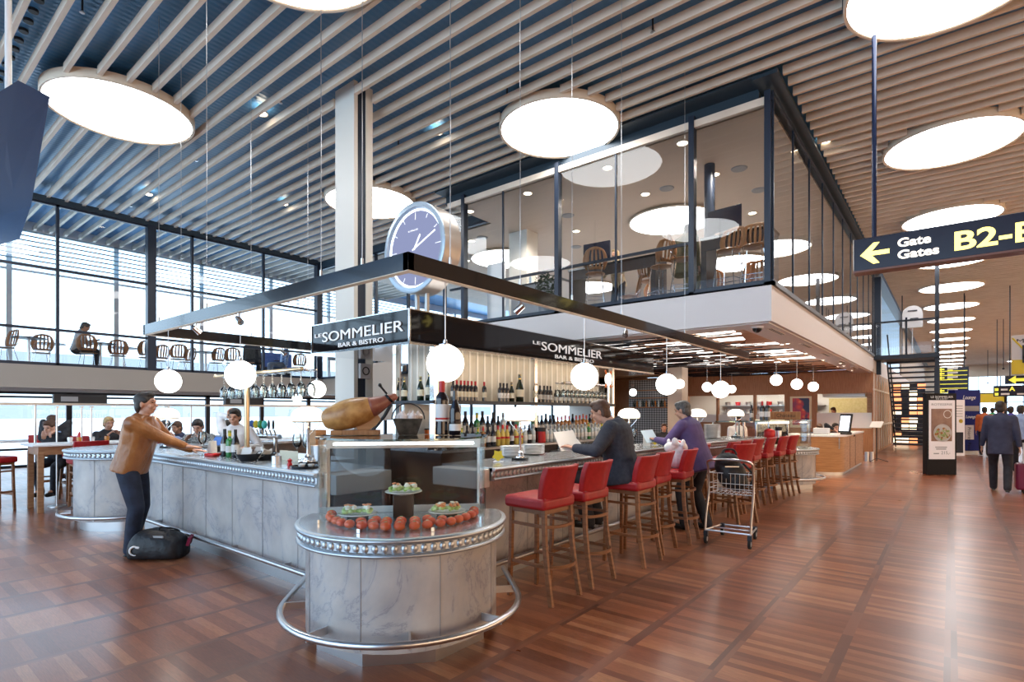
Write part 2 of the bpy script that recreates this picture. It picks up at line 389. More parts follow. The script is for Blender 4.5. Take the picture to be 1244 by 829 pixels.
# upper gallery on the left: glass wall, beige band, floor slab
ys = [-4.8, -2.75, -.7, 1.3, 3.37, 6.35, 8.4]
glazing(1, (XL, YB), (XL, 10.4), 2.64, 6.52, [v-YB for v in ys], [3.5, 4.94], thick=[5.33-YB, 10.3-YB])
struct('wall_left', MB().box((XL, YB, 2.1), (XL+.08, 10.4, 2.64)).box((XL, 10.4, 2.1), (-9.2, 10.48, 2.64)), 'beige')
struct('gallery_floor', MB().box((-20, YB, 2.2), (XL, 31, 2.6)).box((XL, 10.48, 2.2), (-12.5, 31, 2.6)), 'grey')
glazing(2, (XL, 10.4), (-9.2, 10.4), 2.64, 6.42, [1.5, 3, 4.5, 6], [3.6], 'pane')
mat('louvre_blue', (.35, .52, .64), .5)
# outside facade behind it: lower and upper windows, sun louvres
glazing(3, (-20, YB), (-20, 20), 2.6, 6.6, [1.2+2.45*k for k in range(12)], [5.45], 'pane', 'white', wm=.12)
glazing(4, (-20, YB), (-20, 31), 0, 2.1, [.9+1.9*k for k in range(20)], [.5, 1.95], 'pane', 'dark_steel', wm=.13)
mb = MB()
for k in range(8): mb.bbox((-19.78, 6, 5.6+k*.13), (.10, 27, .03), R=Euler((0, .35, 0)).to_matrix())
louv = struct('sun_louvres', mb, 'louvre_blue')
struct('gallery_edge', MB().box((-20.2, YB, 2.1), (-20, 31, 2.6)).box((-20.2, YB, 6.6), (-20, 24, 6.95)), 'white')
struct('wall_end', MB().box((-20, 31, 0), (-12.5, 31.2, 2.6)), 'wall_paint')
# pale building across the road
bl = thing('exterior_building', 'pale office block with window bands seen through the gallery glass', 'building', (-60, 6, 0))
mb = MB().box((-6, -40, -3), (6, 60, 7.0)); b0 = mb.build('wall', 'white', bl)
for k in range(3): MB().box((6, -39, 1.0+k*1.9), (6.06, 56, 2.2+k*1.9)).build('window_band', 'grey', bl)

# glass box floor on the right of the gallery
struct('mezzanine_fascia', MB().box((-9.2, 9.0, 2.94), (-2.14, 9.09, 3.52)).box((-2.2, 9.09, 2.94), (-2.14, 60, 3.52)), 'fascia')
mb = MB()
mb.box((-9.2, 9.09, 2.92), (-2.7, 9.55, 2.98)).box((-2.7, 9.09, 2.92), (-2.2, 23, 2.98))
struct('soffit', mb, 'fascia')
struct('mezzanine_floor', MB().box((-9.2, 9.12, 3.3), (-2.22, 24, 3.48)).box((-16.6, 10.6, 3.3), (-9.2, 24, 3.48)), 'carpet')
struct('mezzanine_ceiling', MB().box((-16.6, 10.6, 6.38), (-9.2, 26, 6.42)).box((-9.2, 9.3, 6.38), (-2.25, 26, 6.42)), 'tan_ceiling')
struct('wall_mezzanine', MB().box((-16.6, 26, 3.4), (-2.2, 26.2, 6.5)), 'wall_paint')
glazing(5, (-9.2, 9.06), (-2.14, 9.06), 3.52, 6.42, [9.2-v for v in (4.82, 7.53)], [], 'pane_box', wm=.03, dm=.04)
glazing(6, (-2.14, 9.06), (-2.14, 23.6), 3.52, 6.5, [.03]+[1.4*k for k in range(1, 11)], [], 'pane_box', wm=.025, dm=.03)
mb = MB()
for x in (-3.39, -6.11, -8.69, -2.2): mb.box((x-.045, 9.0, 3.5), (x+.045, 9.14, 6.5))
mb.box((-9.2, 9.1, 4.38), (-3.39, 9.15, 4.43)).box((-9.2, 9.0, 3.49), (-2.1, 9.1, 3.55)).box((-2.18, 9.0, 3.49), (-2.1, 23.6, 3.55)); struct('trim_2', mb, 'mullion')
struct('trim_3', MB().box((-9.2, 9.02, 6.3), (-2.2, 9.1, 6.42)), 'slat_wood')
# timber lattice ceiling under the box, light panels above it
noisy('plank_ceiling', (.42, .25, .14), (.68, .45, .28), 2.2, .5, (.6, 14, 1), bump=.4)
struct('lattice_backing', MB().box((-12.4, 10.5, 3.06), (-9.2, 23, 3.1)).box((-9.2, 9.55, 3.06), (-2.7, 23, 3.1)), 'plank_ceiling')
mb = MB(); rnd = random.Random(3)
for k in range(105):
    yy = 9.8+rnd.random()**1.15*8.5; x = rnd.uniform(-9, -3.4); L = rnd.uniform(.3, 1.5); mb.box((x, yy, 3.045), (min(x+L, -2.85), yy+rnd.uniform(.05, .13), 3.06))
struct('lattice_light_slots', mb, 'cool_glow')
mb = MB(); yy = 9.7
while yy < 22.9:
    x0 = rnd.uniform(-9.1, -6); mb.cyl((x0, yy, 2.97), (rnd.uniform(-5, -2.75), yy+rnd.uniform(-.15, .35), 3.0), .011, n=5); mb.cyl((-9.1, yy+.1, 3.02), (rnd.uniform(-6.5, -5), yy+rnd.uniform(-.1, .3), 3.0), .011, n=5); yy += .17+rnd.random()*.14
mb.m(1)
for x in (-8.6, -7, -5.4, -3.9): mb.box((x, 9.6, 3.0), (x+.05, 22.9, 3.045))
for k in range(40): x = rnd.uniform(-9, -4); yy = rnd.uniform(13, 22.5); mb.box((x, yy, 2.99), (x+rnd.uniform(.6, 1.3), yy+.05, 3.01))
struct('lattice_ceiling', mb, ['dark_steel', 'lattice_wood'], smooth=False)
# restaurant walls below the box
W = 23.0
def zpx(py, px, y_): return at(px, py, y=y_).z
wx = lambda px: at(px, 500, y=W).x
mb = MB()
holes = [(836, 870), (872.5, 915), (918, 953), (992, 1059)]
edges = [-12.5]+[wx(p) for h in holes for p in h]+[-2.14]
zw0, zw1 = 1.15, 2.15
mb.box((-12.5, W, 2.2), (-2.14, W+.2, 3.05))
mb.box((-12.5, W, 0), (-2.14, W+.2, .95))
for i in range(0, len(edges)-1, 2): mb.box((edges[i], W, .95), (edges[i+1], W+.2, 2.2))
mb.box((edges[1], W, .95), (edges[6], W+.2, 1.1))
struct('wall_kitchen', mb, 'oak_h')
struct('wall_timber', MB().box((-2.34, W+.2, 0), (-2.14, 40, 2.94)), 'oak')
mb = MB()
for k in range(12): mb.box((-2.14, W+.15+k*.9, .1), (-2.11, W+.2+k*.9, 2.9))
mb.box((-2.14, W, 2.3), (-2.1, 33, 2.36)).box((-2.14, W, 1.0), (-2.08, 33, 1.06)); struct('trim_4', mb, 'offwhite')
struct('wall_kitchen_rear', MB().box((-12.5, 27, 0), (-2.34, 27.2, 3.3)), 'yellow_tile' if 'yellow_tile' in MT else 'offwhite')
struct('kitchen_ceiling', MB().box((-12.5, W+.2, 2.9), (-2.34, 27, 2.95)), 'white')
mb = MB()
for i in (0, 2, 4): mb.add([(edges[i+1], W+.1, .95), (edges[i+2], W+.1, .95), (edges[i+2], W+.1, 2.2), (edges[i+1], W+.1, 2.2)], [(0, 1, 2, 3)])
wk = struct('window_7', mb, 'pane_clear')
mb = MB()
for i in (0, 2, 4): mb.box((edges[i+1], W+.04, 1.0), (edges[i+2], W+.06, 1.42))
mb.box((edges[7], W+.04, .95), (edges[8], W+.07, 1.5)); struct('frosted_screen', mb, 'white')
for x in (-8, -6, -4, -3): area('kitchen_light', (x, 25, 2.85), (1.2, 1.2), 75, (1, .93, .84))
struct('wall_side', MB().box((-12.6, 21.6, 0), (-12.5, 31, 3.3)), 'wall_paint')
struct('wall_void', MB().box((-12.6, 10.5, 2.6), (-12.5, 27, 3.5)), 'wall_paint')
# bulkhead column standing in the bar, pillar under the box
mb = MB().box((-7.93, 5.2, 0), (-7.41, 5.27, 6.84)).box((-7.93, 5.43, 0), (-7.41, 5.56, 6.84)).m(1).box((-7.9, 5.27, 0), (-7.43, 5.43, 6.84))
struct('column', mb, ['offwhite', 'mullion'])
for x, y in ((-8, 11), (-5.5, 10.5), (-3.2, 10.5), (-8, 14), (-3.5, 14), (-5.5, 17)): spot('office_light', (x, y, 6.3), 170, (1, .88, .76), 150)
c = at(824, 500, y=17); struct('pillar', MB().box((c.x-.27, 16.8, 0), (c.x+.2, 17.3, 2.95)), 'beige')
# distant hall: shops either side of the far end
struct('wall_shops', MB().box((-2.4, 40, 0), (-2.14, YE, 2.94)).box((-2.4, 40, 2.94), (-2.3, YE, 6.6)), 'beige')
# skylights
proto = thing('skylight', 'x', 'skylight', (0, 0, 0))
MB().lathe([(1.03, 6.555), (1.06, 6.55), (1.07, 6.56), (1.07, 6.70), (1.02, 6.70), (1.02, 6.57)], n=64, cap=False).lathe([(.0001, 6.70), (1.06, 6.70)], n=64, cap=False).build('rim', 'rim_wood', proto)
MB().lathe([(0.0001, 6.6), (1.03, 6.575)], n=64).build('diffuser', 'disc_glow', proto)
R_ = Repeat(proto)
names = {(0, 1): 'round white skylight directly above the hanging gate sign pole', (0, 2): 'round white skylight above the left end of the gate sign, beside the glass box', (0, 3): 'round white skylight just above the gate sign lettering',
         (0, 4): 'round white skylight partly hidden by the gate sign bottom edge', (0, 5): 'round white skylight, first wholly seen under the gate sign', (0, 6): 'round white skylight, second wholly seen under the gate sign',
         (1, 0): 'round white skylight cut by the upper picture edge, above the column', (1, 1): 'round white skylight above the clock side of the glass box front', (1, 2): 'round white skylight inside the glass box above the computers',
         (2, 0): 'round white skylight above the left glass gallery, beside the hanging screen', (2, 1): 'round white skylight behind the clock and the column', (2, 2): 'round white skylight inside the gallery left of the white box column',
         (1, 3): 'round skylight deep inside the glass box', (2, 3): 'round skylight deep inside the gallery by the rear wall'}
for i in range(3):
    for j in range(16):
        if i and j > 3: continue
        if (i, j) == (0, 0): continue
        far = (i == 0 and j > 6)
        inb = i and j > 1
        o = R_((-5.45*i, 3.05+5.07*j, 5.0 if inb else 0), 0, names.get((i, j), 'round white skylight in the far receding row over the corridor'), 'far skylights over the corridor' if far else 'round skylights', (1, 1, .2) if inb else None)
for j in (7, 8, 9, 10, 11, 12, 13, 14): R_((5.45, 3.05+5.07*j, 0), 0, 'round white skylight in the far row over the right side of the corridor', 'far skylights on the right')
# ================================================================ THE ISLAND BAR
def normals(path):
    P_ = [Vector(p[:2]) for p in path]; out = []
    for i in range(len(P_)):
        a = (P_[i]-P_[max(i-1, 0)]); b = (P_[min(i+1, len(P_)-1)]-P_[i])
        a = a.normalized() if a.length > 1e-6 else b.normalized(); b = b.normalized() if b.length > 1e-6 else a
        n1 = Vector((a.y, -a.x)); n2 = Vector((b.y, -b.x)); m_ = (n1+n2).normalized(); out.append(m_/max(.5, m_.dot(n1)))
    return P_, out
def offs(path, d):          # d > 0 outwards (right-hand side of the path)
    P_, N_ = normals(path); return [(p+n*d)[:] for p, n in zip(P_, N_)]
def ribbon(mb, path, d0, d1, z0, z1): return mb.prism(offs(path, d0)+offs(path, d1)[::-1], z0, z1)
def resample(path, step):
    P_ = [Vector(p[:2]) for p in path]; out = []; acc = 0
    for a, b in zip(P_, P_[1:]):
        L = (b-a).length; t = (b-a).normalized() if L > 1e-9 else None
        while acc < L: out.append((a+t*acc, t)); acc += step
        acc -= L
    return out
CORN = [(-.06, -.115), (0, -.115), (.008, -.108), (.008, -.1), (0, -.092), (-.014, -.086), (-.016, -.04), (-.002, -.034), (.012, -.026), (.017, -.015), (.012, -.004), (0, 0), (-.06, 0)]
def cornice(parent, path, z):
    o = MB().tube([(x, y, z) for x, y in path], 0, prof=CORN, up=(0, 0, 1)).build('cornice', 'zinc', parent, smooth=50)
    mb = MB()
    for p, t in resample(offs(path, -.014), .058):
        R = Matrix(((t.x, t.y, 0), (t.y, -t.x, 0), (0, 0, 1))); mb.sph((p.x, p.y, z-.063), (.021, .015, .027), 10, 6, R)
    mb.build('bead_moulding', 'zinc', o); return o
def counter_body(parent, path, z, inner, depth, joints=.62):
    """zinc top on a marble front; path runs with the customers on its right-hand side"""
    mb = MB(); pts = offs(path, -.02)+inner[::-1]; mb.prism(pts, z-.03, z+.004); mb.build('counter_top', 'zinc_top', parent)
    cornice(parent, path, z)
    mb = ribbon(MB(), path, -.1, -.14, .13, z-.03).m(1)
    for p, t in resample(offs(path, -.098), joints): mb.bbox((p.x, p.y, (z+.1)/2), (.004, .004, z-.2), math.atan2(t.y, t.x))
    mb.build('marble_front', ['marble', 'grey'], parent, smooth=50)
    ribbon(MB(), path, -.17, -.19, 0, .13).build('kickplate', 'steel', parent, smooth=50)
def foot_rail(parent, pts, z, every=1.1, off=.02, reach=.12):
    r = MB().tube([(x, y, z) for x, y in pts], .022, 10).build('foot_rail', 'steel', parent)
    for p, t in resample(pts, every)[1:]:
        n = Vector((-t.y, t.x)); q = p+n*reach; mb = MB(); mb.tube([(p.x, p.y, z-.005), (q.x, q.y, z-.005)], 0, prof=[(-.006, -.03), (.006, -.03), (.006, .02), (-.006, .02)], up=(0, 0, 1)); mb.build('rail_bracket', 'steel', r)
ZC = 1.05
lc = thing('bar_counter', 'long marble bar counter with zinc edge that the standing man leans on', 'bar counter', (0, 0, 0))
capc = (-8.9, 2.65)
lpath = [(-9.2, 11.5), (-9.2, 3.37)]+arc(capc, .78, 113, 342, 26)+[(-8.0, 2.42), (-6.6, 2.42), (-5.3, 2.42), (-3.97, 2.42)]
counter_body(lc, lpath, ZC, [(-8.6, 11.5), (-8.6, 3.6), (-8.3, 3.1), (-3.97, 3.1)], .6)
foot_rail(lc, [(-9.25, 4.5), (-9.25, 3.5)]+arc(capc, .84, 113, 340, 24)+[(-7.9, 2.43), (-6, 2.43), (-4.0, 2.43)], .21, 1.0)
rc = thing('bar_counter', 'long marble bar counter with zinc edge along the row of red stools', 'bar counter', (0, 0, 0))
rpath = [(-3.13, 3.64), (-3.13, 5), (-3.13, 6.2), (-3.13, 7.4), (-3.08, 8.6), (-2.95, 10), (-2.80, 11.35)]
counter_body(rc, rpath, ZC, [(-3.78, 3.64), (-3.78, 7.4), (-3.5, 11.35)], .6)
foot_rail(rc, [(x+.0, y) for x, y in offs(rpath, .0)], .2, 1.0, reach=.1)
for p, (x, y) in ((lc, (-3.95, 2.44)), (rc, (-3.12, 3.6))):   # white end caps of the worktops
    mb = MB()
    if p is lc: mb.box((-3.97, 2.5, .88), (-3.8, 3.05, 1.04)).m(1).box((-4.0, 2.56, .1), (-3.93, 3.05, .88))
    else: mb.box((-3.72, 3.46, .88), (-3.17, 3.63, 1.04)).m(1).box((-3.72, 3.6, .1), (-3.24, 3.67, .88))
    mb.build('end_panel', ['offwhite', 'dark_steel'], p, bevel=.006)

def display_counter(loc, rz, label, case_label):
    t = thing('display_counter', label, 'counter', (*loc, 0), rz)
    A = 106
    def D(r, n=30): return arc((0, 0), r, -A, A, n)
    mb = MB().prism(D(.66), .10, .70).m(1)
    for a in (-62, -20, 22, 64): mb.bbox((.661*math.cos(math.radians(a)), .661*math.sin(math.radians(a)), .4), (.003, .006, .58), math.radians(a))
    mb.build('marble_drum', ['marble', 'grey'], t, smooth=50)
    MB().prism(D(.61, 5), 0, .12).build('kickplate', 'steel', t, smooth=False)
    MB().prism(D(.70), .76, .803).build('counter_top', 'zinc_top', t, smooth=50)
    cornice(t, D(.715, 40), .80)
    rail = [(-.62, -.80)]+arc((0, 0), .82, -94, 94, 34)+[(-.62, .80)]
    foot_rail(t, rail, .22, .66, reach=.15)
    c = thing('display_case', case_label, 'display case', (*loc, .805), rz)
    h = .575
    mb = MB().strip(arc((0, 0), .58, -A, A, 36), 0, h-.012).strip(arc((0, 0), .572, -A, A, 36), 0, h-.012)
    mb.build('curved_glass', 'pane_clear', c, smooth=60)
    MB().prism(arc((0, 0), .60, -A, A, 36), h-.012, h).build('glass_top', 'pane_top', c)
    xb = .58*math.cos(math.radians(A)); yb = .58*math.sin(math.radians(A))
    MB().box((xb-.006, -yb, .04), (xb, yb, h-.1)).build('rear_pane', 'pane_dark', c)
    mb = MB().box((xb-.02, -yb, 0), (xb+.012, yb, .045)).m(1).box((xb-.03, -yb, h-.10), (xb+.03, yb, h-.03)).m(2).box((xb-.02, -yb, .04), (xb+.01, -yb+.02, h-.03)).box((xb-.02, yb-.02, .04), (xb+.01, yb, h-.03))
    mb.build('rear_frame', ['white', 'steel', 'chrome'], c)
    MB().box((xb+.03, -yb+.05, h-.075), (xb+.05, yb-.05, h-.06)).build('light_strip', 'case_glow', c)
    mb = MB()
    for a in (-70, -25, 20, 65): MB().bbox((.585*math.cos(math.radians(a)), .585*math.sin(math.radians(a)), .012), (.012, .02, .024), math.radians(a)).build('glass_clip', 'chrome', c)
    return t, c
mat('case_glow', (1, 1, 1), emis=(.92, .96, 1), es=8); glass('pane_top', (.82, .93, .9), 1.5)
ang = math.atan2(-.68, .735)
PC = Vector((-3.05, 2.56, .805))
display_counter((PC.x, PC.y), ang, 'round-ended marble display counter with zinc cornice, in front of the bar corner', 'curved glass case of salads and tomatoes on the round marble counter')
FC = Vector((-2.78, 12.36, .805))
display_counter((FC.x, FC.y), math.radians(-20), 'smaller-looking marble display counter ending the bar beyond the last red stool', 'curved glass case with jars at the far end of the bar')
PR = Matrix.Rotation(ang, 3, 'Z')
def pl(x, y, z=0): return PC+PR @ Vector((x, y, z))     # local place in the near case
# --- inside the case
def plate(name='plate', r=.13):
    return MB().lathe([(r*.55, 0), (r*.6, .004), (r*.97, .018), (r, .02), (r*.98, .024), (r*.62, .010), (.0001, .009)], n=32)
plinth = MB().box((-.055, -.07, 0), (.055, .07, .16)).build('plinth', 'dark_wood', bevel=.004, loc=pl(.05, 0)); plinth.rotation_euler.z = ang
tag(plinth, 'dark wooden block carrying the raised plate inside the glass case', 'stand')
plinth.location = pl(.05, 0, 0)
noisy('lettuce', (.25, .42, .08), (.62, .72, .35), 30, .5); noisy('cream_food', (.78, .76, .66), (.9, .88, .82), 25, .5); noisy('salmon', (.75, .25, .1), (.85, .42, .2), 25, .4)
def sandwich(name, kind, loc, label, group):
    o = thing(name, label, 'food', loc, random.random()*6, group); rnd = random.Random(label)
    mb = MB()
    for k in range(16): mb.sph((rnd.uniform(-.045, .045), rnd.uniform(-.035, .035), rnd.uniform(.008, .026)), (rnd.uniform(.012, .022), rnd.uniform(.012, .02), .012), 8, 6)
    mb.build('lettuce', 'lettuce', o)
    mb = MB()
    for k in range(12): mb.sph((rnd.uniform(-.032, .032), rnd.uniform(-.026, .026), rnd.uniform(.03, .05)), (rnd.uniform(.01, .02), .012, .010), 8, 6)
    mb.build('filling', 'salmon' if kind else 'cream_food', o)
    mb = MB()
    for k in range(5): mb.sph((rnd.uniform(-.03, .03), rnd.uniform(-.025, .025), .055), (.014, .01, .006), 6, 5)
    mb.build('topping', 'cream_food' if kind else 'salmon', o)
    return o
for nm, (x, y, z), k, lab in (('plate', (.05, 0, .16), 0, 'white plate raised on the dark block in the glass case'), ('plate', (.16, -.30, .035), 0, 'white plate of green salad rolls at the ham side of the glass case'), ('plate', (.16, .30, .035), 1, 'white plate of salmon rolls at the bar stool side of the glass case')):
    p_ = tag(plate().build('plate', 'porcelain', loc=pl(x, y, z)), lab, 'plate')
    if z < .1:
        s_ = MB().box((-.05, -.05, 0), (.05, .05, .035)).build('riser', 'black', loc=pl(x, y, 0)); tag(s_, 'low black riser under the '+('salmon rolls' if k else 'ham-side salad rolls'), 'stand')
    for d in (-.05, .05):
        sandwich('salad_roll', k, pl(x, y+d, z+.02), ('cream topped' if not k else 'salmon topped')+' salad roll, '+('window-side' if d < 0 else 'stool-side')+' one on the '+{.05: 'raised plate', .16: 'ham-side plate' if y < 0 else 'stool-side plate'}[x], None)
noisy('tomato', (.80, .07, .02), (.88, .17, .04), 6, .25, coat=.4)
tp = thing('tomato', 'x', 'tomato')
MB().sph((0, 0, .028), (.036, .036, .029), 16, 10).build('fruit', 'tomato', tp); mb = MB()
for k in range(5): a = k*1.256; mb.add([(0, 0, .057), (.006*math.cos(a+.6), .006*math.sin(a+.6), .058), (.016*math.cos(a), .016*math.sin(a), .056), (.006*math.cos(a-.6), .006*math.sin(a-.6), .058)], [(0, 1, 2, 3)])
mb.build('calyx', 'lettuce', tp)
RT_ = Repeat(tp); rnd = random.Random(5); n_ = 0
for ring, (r, cnt, a0, a1) in enumerate(((.50, 19, -88, 88), (.42, 13, -78, 78), (.34, 5, -30, 30))):
    for i in range(cnt):
        a = math.radians(a0+(a1-a0)*i/(cnt-1)); x, y = r*math.cos(a), r*math.sin(a)
        if ring and math.hypot(x-.16, abs(y)-.30) < .155: continue
        sc_ = .98 if ring == 0 else 1.0; o = RT_(pl(x+rnd.uniform(-.006, .006), y+rnd.uniform(-.006, .006), 0), rnd.random()*6, 'red tomato lying round the front of the glass case', 'tomatoes in the glass case', (sc_,)*3); n_ += 1
# --- on the case: ham, basket, two bottles
ZT = .805+.578
def tp_(x, y): v = pl(x, y, .578); return v
vx = PR @ Vector((0, 1, 0))      # towards the stool side
noisy('ham_skin', (.33, .14, .035), (.60, .33, .11), 11, .45, bump=.3, bdist=.01, coat=.3); noisy('ham_meat', (.2, .05, .03), (.34, .12, .075), 10, .4, coat=.2)
hm = thing('ham', 'whole cured ham clamped on a wooden holder on top of the glass case', 'ham', tp_(-.02, -.30), ang+PI/2)
# local x runs towards the stool side
pts = [(-.265, 0, .10), (-.25, 0, .105), (-.2, 0, .118), (-.12, 0, .138), (-.04, 0, .162), (.04, 0, .185), (.1, 0, .205)]
rr = [.04, .065, .09, .108, .108, .09, .066]
ob = MB().tube(pts, rr, 20).build('skin', 'ham_skin', hm); sub(ob)
ob = MB().tube([(.05, 0, .19), (.09, 0, .203), (.14, 0, .225), (.19, 0, .25), (.235, 0, .275), (.25, 0, .285)], [.088, .072, .055, .036, .027, .02], 16).build('shank', 'ham_meat', hm); sub(ob)
MB().box((-.2, -.07, 0), (-.12, .07, .035)).m(1).box((-.12, -.07, 0), (.13, .07, .035)).build('board', ['oak', 'stool_wood' if 0 else 'cream_wood'] if 'cream_wood' in MT else ['oak', 'oak_h'], hm, bevel=.004)
MB().tube([(-.02, 0, .03), (.04, 0, .06), (.13, 0, .12)], 0, prof=[(-.03, -.01), (.03, -.01), (.03, .012), (-.03, .012)], up=(0, 1, 0)).build('holder_arm', 'oak', hm)
MB().tube([(.08, 0, .03), (.16, 0, .13), (.21, 0, .22)], .012, 8).build('clamp_post', 'black', hm)
mb = MB().tube([(.2+.03*math.cos(a), .042*math.sin(a), .255-.03*math.cos(a)) for a in [k*PI/8 for k in range(16)]], .009, 8, closed=True)
mb.cyl((.18, 0, .29), (.135, 0, .345), .008); mb.sph((.13, 0, .355), .014); mb.build('clamp_ring', 'black_gloss', hm)
bk = thing('basket', 'dark metal basket of garlic bulbs with hoop handle on top of the glass case', 'basket', tp_(.0, .03), ang+PI/2)
MB().lathe([(.085, 0), (.09, .002), (.145, .115), (.148, .115), (.142, .115), (.088, .006), (.0001, .006)], n=4, R=Matrix.Rotation(PI/4, 3, 'Z')).build('tub', 'worn_metal' if 'worn_metal' in MT else 'bronze', bk, smooth=False) if noisy('bronze', (.06, .05, .04), (.14, .115, .09), 20, .45, metal=.6) else None
MB().tube([(-.115*math.cos(a), 0, .11+.115*math.sin(a)) for a in [PI*k/16 for k in range(17)]], .005, 8).build('handle', 'black', bk)
noisy('garlic', (.62, .5, .45), (.8, .72, .68), 12, .5, (6, 6, 1))
gp = MB().lathe([(.0001, .0), (.022, .003), (.033, .018), (.03, .034), (.014, .046), (.006, .058), (.004, .066), (.0001, .067)], n=14).build('garlic_bulb', 'garlic')
RG = Repeat(gp); tag(gp, cat='garlic')
for i, (x, y) in enumerate(((-.06, -.035), (.01, -.04), (.068, -.03), (-.035, .03), (.035, .04))): v = tp_(0, .03)+PR @ Vector((y, x, 0)); RG((v.x, v.y, ZT+.098), i, 'pinkish white garlic bulb heaped in the dark basket', 'garlic bulbs in the basket', (1.15,)*3)
mat('label_white', (.78, .76, .74), .5)
BORD = [(.0001, 0), (.034, 0), (.0375, .004), (.0375, .19), (.034, .215), (.016, .238), (.0145, .25), (.0145, .3), (.0001, .3)]
BURG = [(.0001, 0), (.038, 0), (.041, .004), (.041, .15), (.034, .185), (.018, .23), (.0145, .25), (.0145, .3), (.0001, .3)]
CHAM = [(.0001, 0), (.042, 0), (.045, .005), (.045, .15), (.036, .19), (.019, .235), (.016, .26), (.018, .275), (.017, .31), (.0001, .31)]
SPIR = [(.0001, 0), (.036, 0), (.039, .004), (.039, .17), (.034, .19), (.016, .205), (.014, .215), (.014, .26), (.017, .262), (.017, .285), (.0001, .285)]
def bottle(name, prof, glass_, foil, lab, label, cat='bottle', lz=(.06, .14), parts=True, red=False, n=16):
    mx = max(p[0] for p in prof); H_ = prof[-1][1]
    if parts:
        t = thing(name, label, cat); MB().lathe(prof, n=n).build('glass_body', glass_, t)
        MB().lathe([(mx*.6, lz[0]), (mx+.0008, lz[0]), (mx+.0008, lz[1]), (mx*.6, lz[1])], n=n, cap=False).build('label', lab, t)
        MB().lathe([(.0155, H_-.075), (.0165, H_-.075), (.0165, H_+.001), (.0001, H_+.001)], n=12).build('foil', foil, t)
        if red: MB().lathe([(mx+.001, lz[0]+.01), (mx+.0015, lz[0]+.01), (mx+.0015, lz[0]+.02), (mx+.001, lz[0]+.02)], n=n).build('label_band', 'foil_red', t)
        return t
    mb = MB().lathe(prof, n=10).m(1).lathe([(mx*.6, lz[0]), (mx+.001, lz[0]), (mx+.001, lz[1]), (mx*.6, lz[1])], n=10, cap=False).m(2).lathe([(.0155, H_-.06), (.017, H_-.06), (.017, H_+.001), (.0001, H_+.001)], n=8)
    return tag(mb.build(name, [glass_, lab, foil]), label, cat)
b1 = bottle('wine_bottle', BORD, 'wine_glass_dark', 'foil_red', 'label_white', 'large red-capped wine bottle with tall white label on the glass case', lz=(.075, .17), red=True, n=32); b1.scale = (1.28,)*3; b1.location = tp_(.04, .27)
b2 = bottle('wine_bottle', BURG, 'wine_glass_dark', 'wine_glass_dark', 'label_white', 'smaller dark wine bottle with low label on the glass case', lz=(.03, .075), n=32); b2.scale = (1.0, 1.0, 1.04); b2.location = tp_(.1, .36)
j = thing('condiment_jar', 'small orange jar with dark lid behind the garlic basket', 'jar', tp_(-.1, .16)); MB().cyl((0, 0, 0), (0, 0, .03), .017).build('glass_body', 'orange', j); MB().cyl((0, 0, .03), (0, 0, .04), .018).build('lid', 'black', j)

# --- suspended lighting frame
fr = thing('lighting_frame', 'black suspended three-sided lighting frame hanging on wires above the bar', 'light frame', (0, 0, 0))
prof = [(-.03, -.07), (.03, -.07), (.03, .07), (-.03, .07)]; ZF = 2.68
fp = [(-8.72, 11.4), (-8.72, 2.73), (-3.20, 2.73), (-3.20, 11.6)]
def beam(mb, a, b): return mb.extr(prof, (*a, ZF), (*b, ZF))
mb = MB(); mb.box((-8.75, 2.7, ZF-.066), (-8.69, 11.4, ZF+.07)).box((-8.75, 2.7, ZF-.066), (-3.17, 2.76, ZF+.07)).box((-3.23, 2.7, ZF-.066), (-3.17, 11.6, ZF+.07)); mb.build('beam', 'frame_black' if mat('frame_black', (.012, .012, .014), .13, coat=.15) else '', fr, bevel=.002)
mb = MB().box((-8.75, 2.7, ZF-.072), (-8.69, 11.4, ZF-.066)).box((-8.69, 2.7, ZF-.072), (-3.23, 2.76, ZF-.066)).box((-3.23, 2.7, ZF-.072), (-3.17, 11.6, ZF-.066)); mb.build('underside_strip', 'rim_wood', fr)
for (px, arm) in ((193, 'f'), (251, 'f'), (390, 'f'), (440, 'f'), (547, 'r'), (632, 'r'), (695, 'r'), (755, 'r'), (832, 'r'), (220, 'l'), (305, 'l'), (374, 'l')):
    v = at(px, 400, y=2.73) if arm == 'f' else at(px, 400, x=-3.2) if arm == 'r' else at(px, 400, x=-8.72)
    q = MB().cyl((v.x, v.y, ZF+.07), (v.x, v.y, 6.84), .0035, n=6).build('hanging_wire', 'steel', fr); MB().cyl((v.x, v.y, ZF+.07), (v.x, v.y, ZF+.13), .012, n=8).build('wire_clip', 'steel', q)
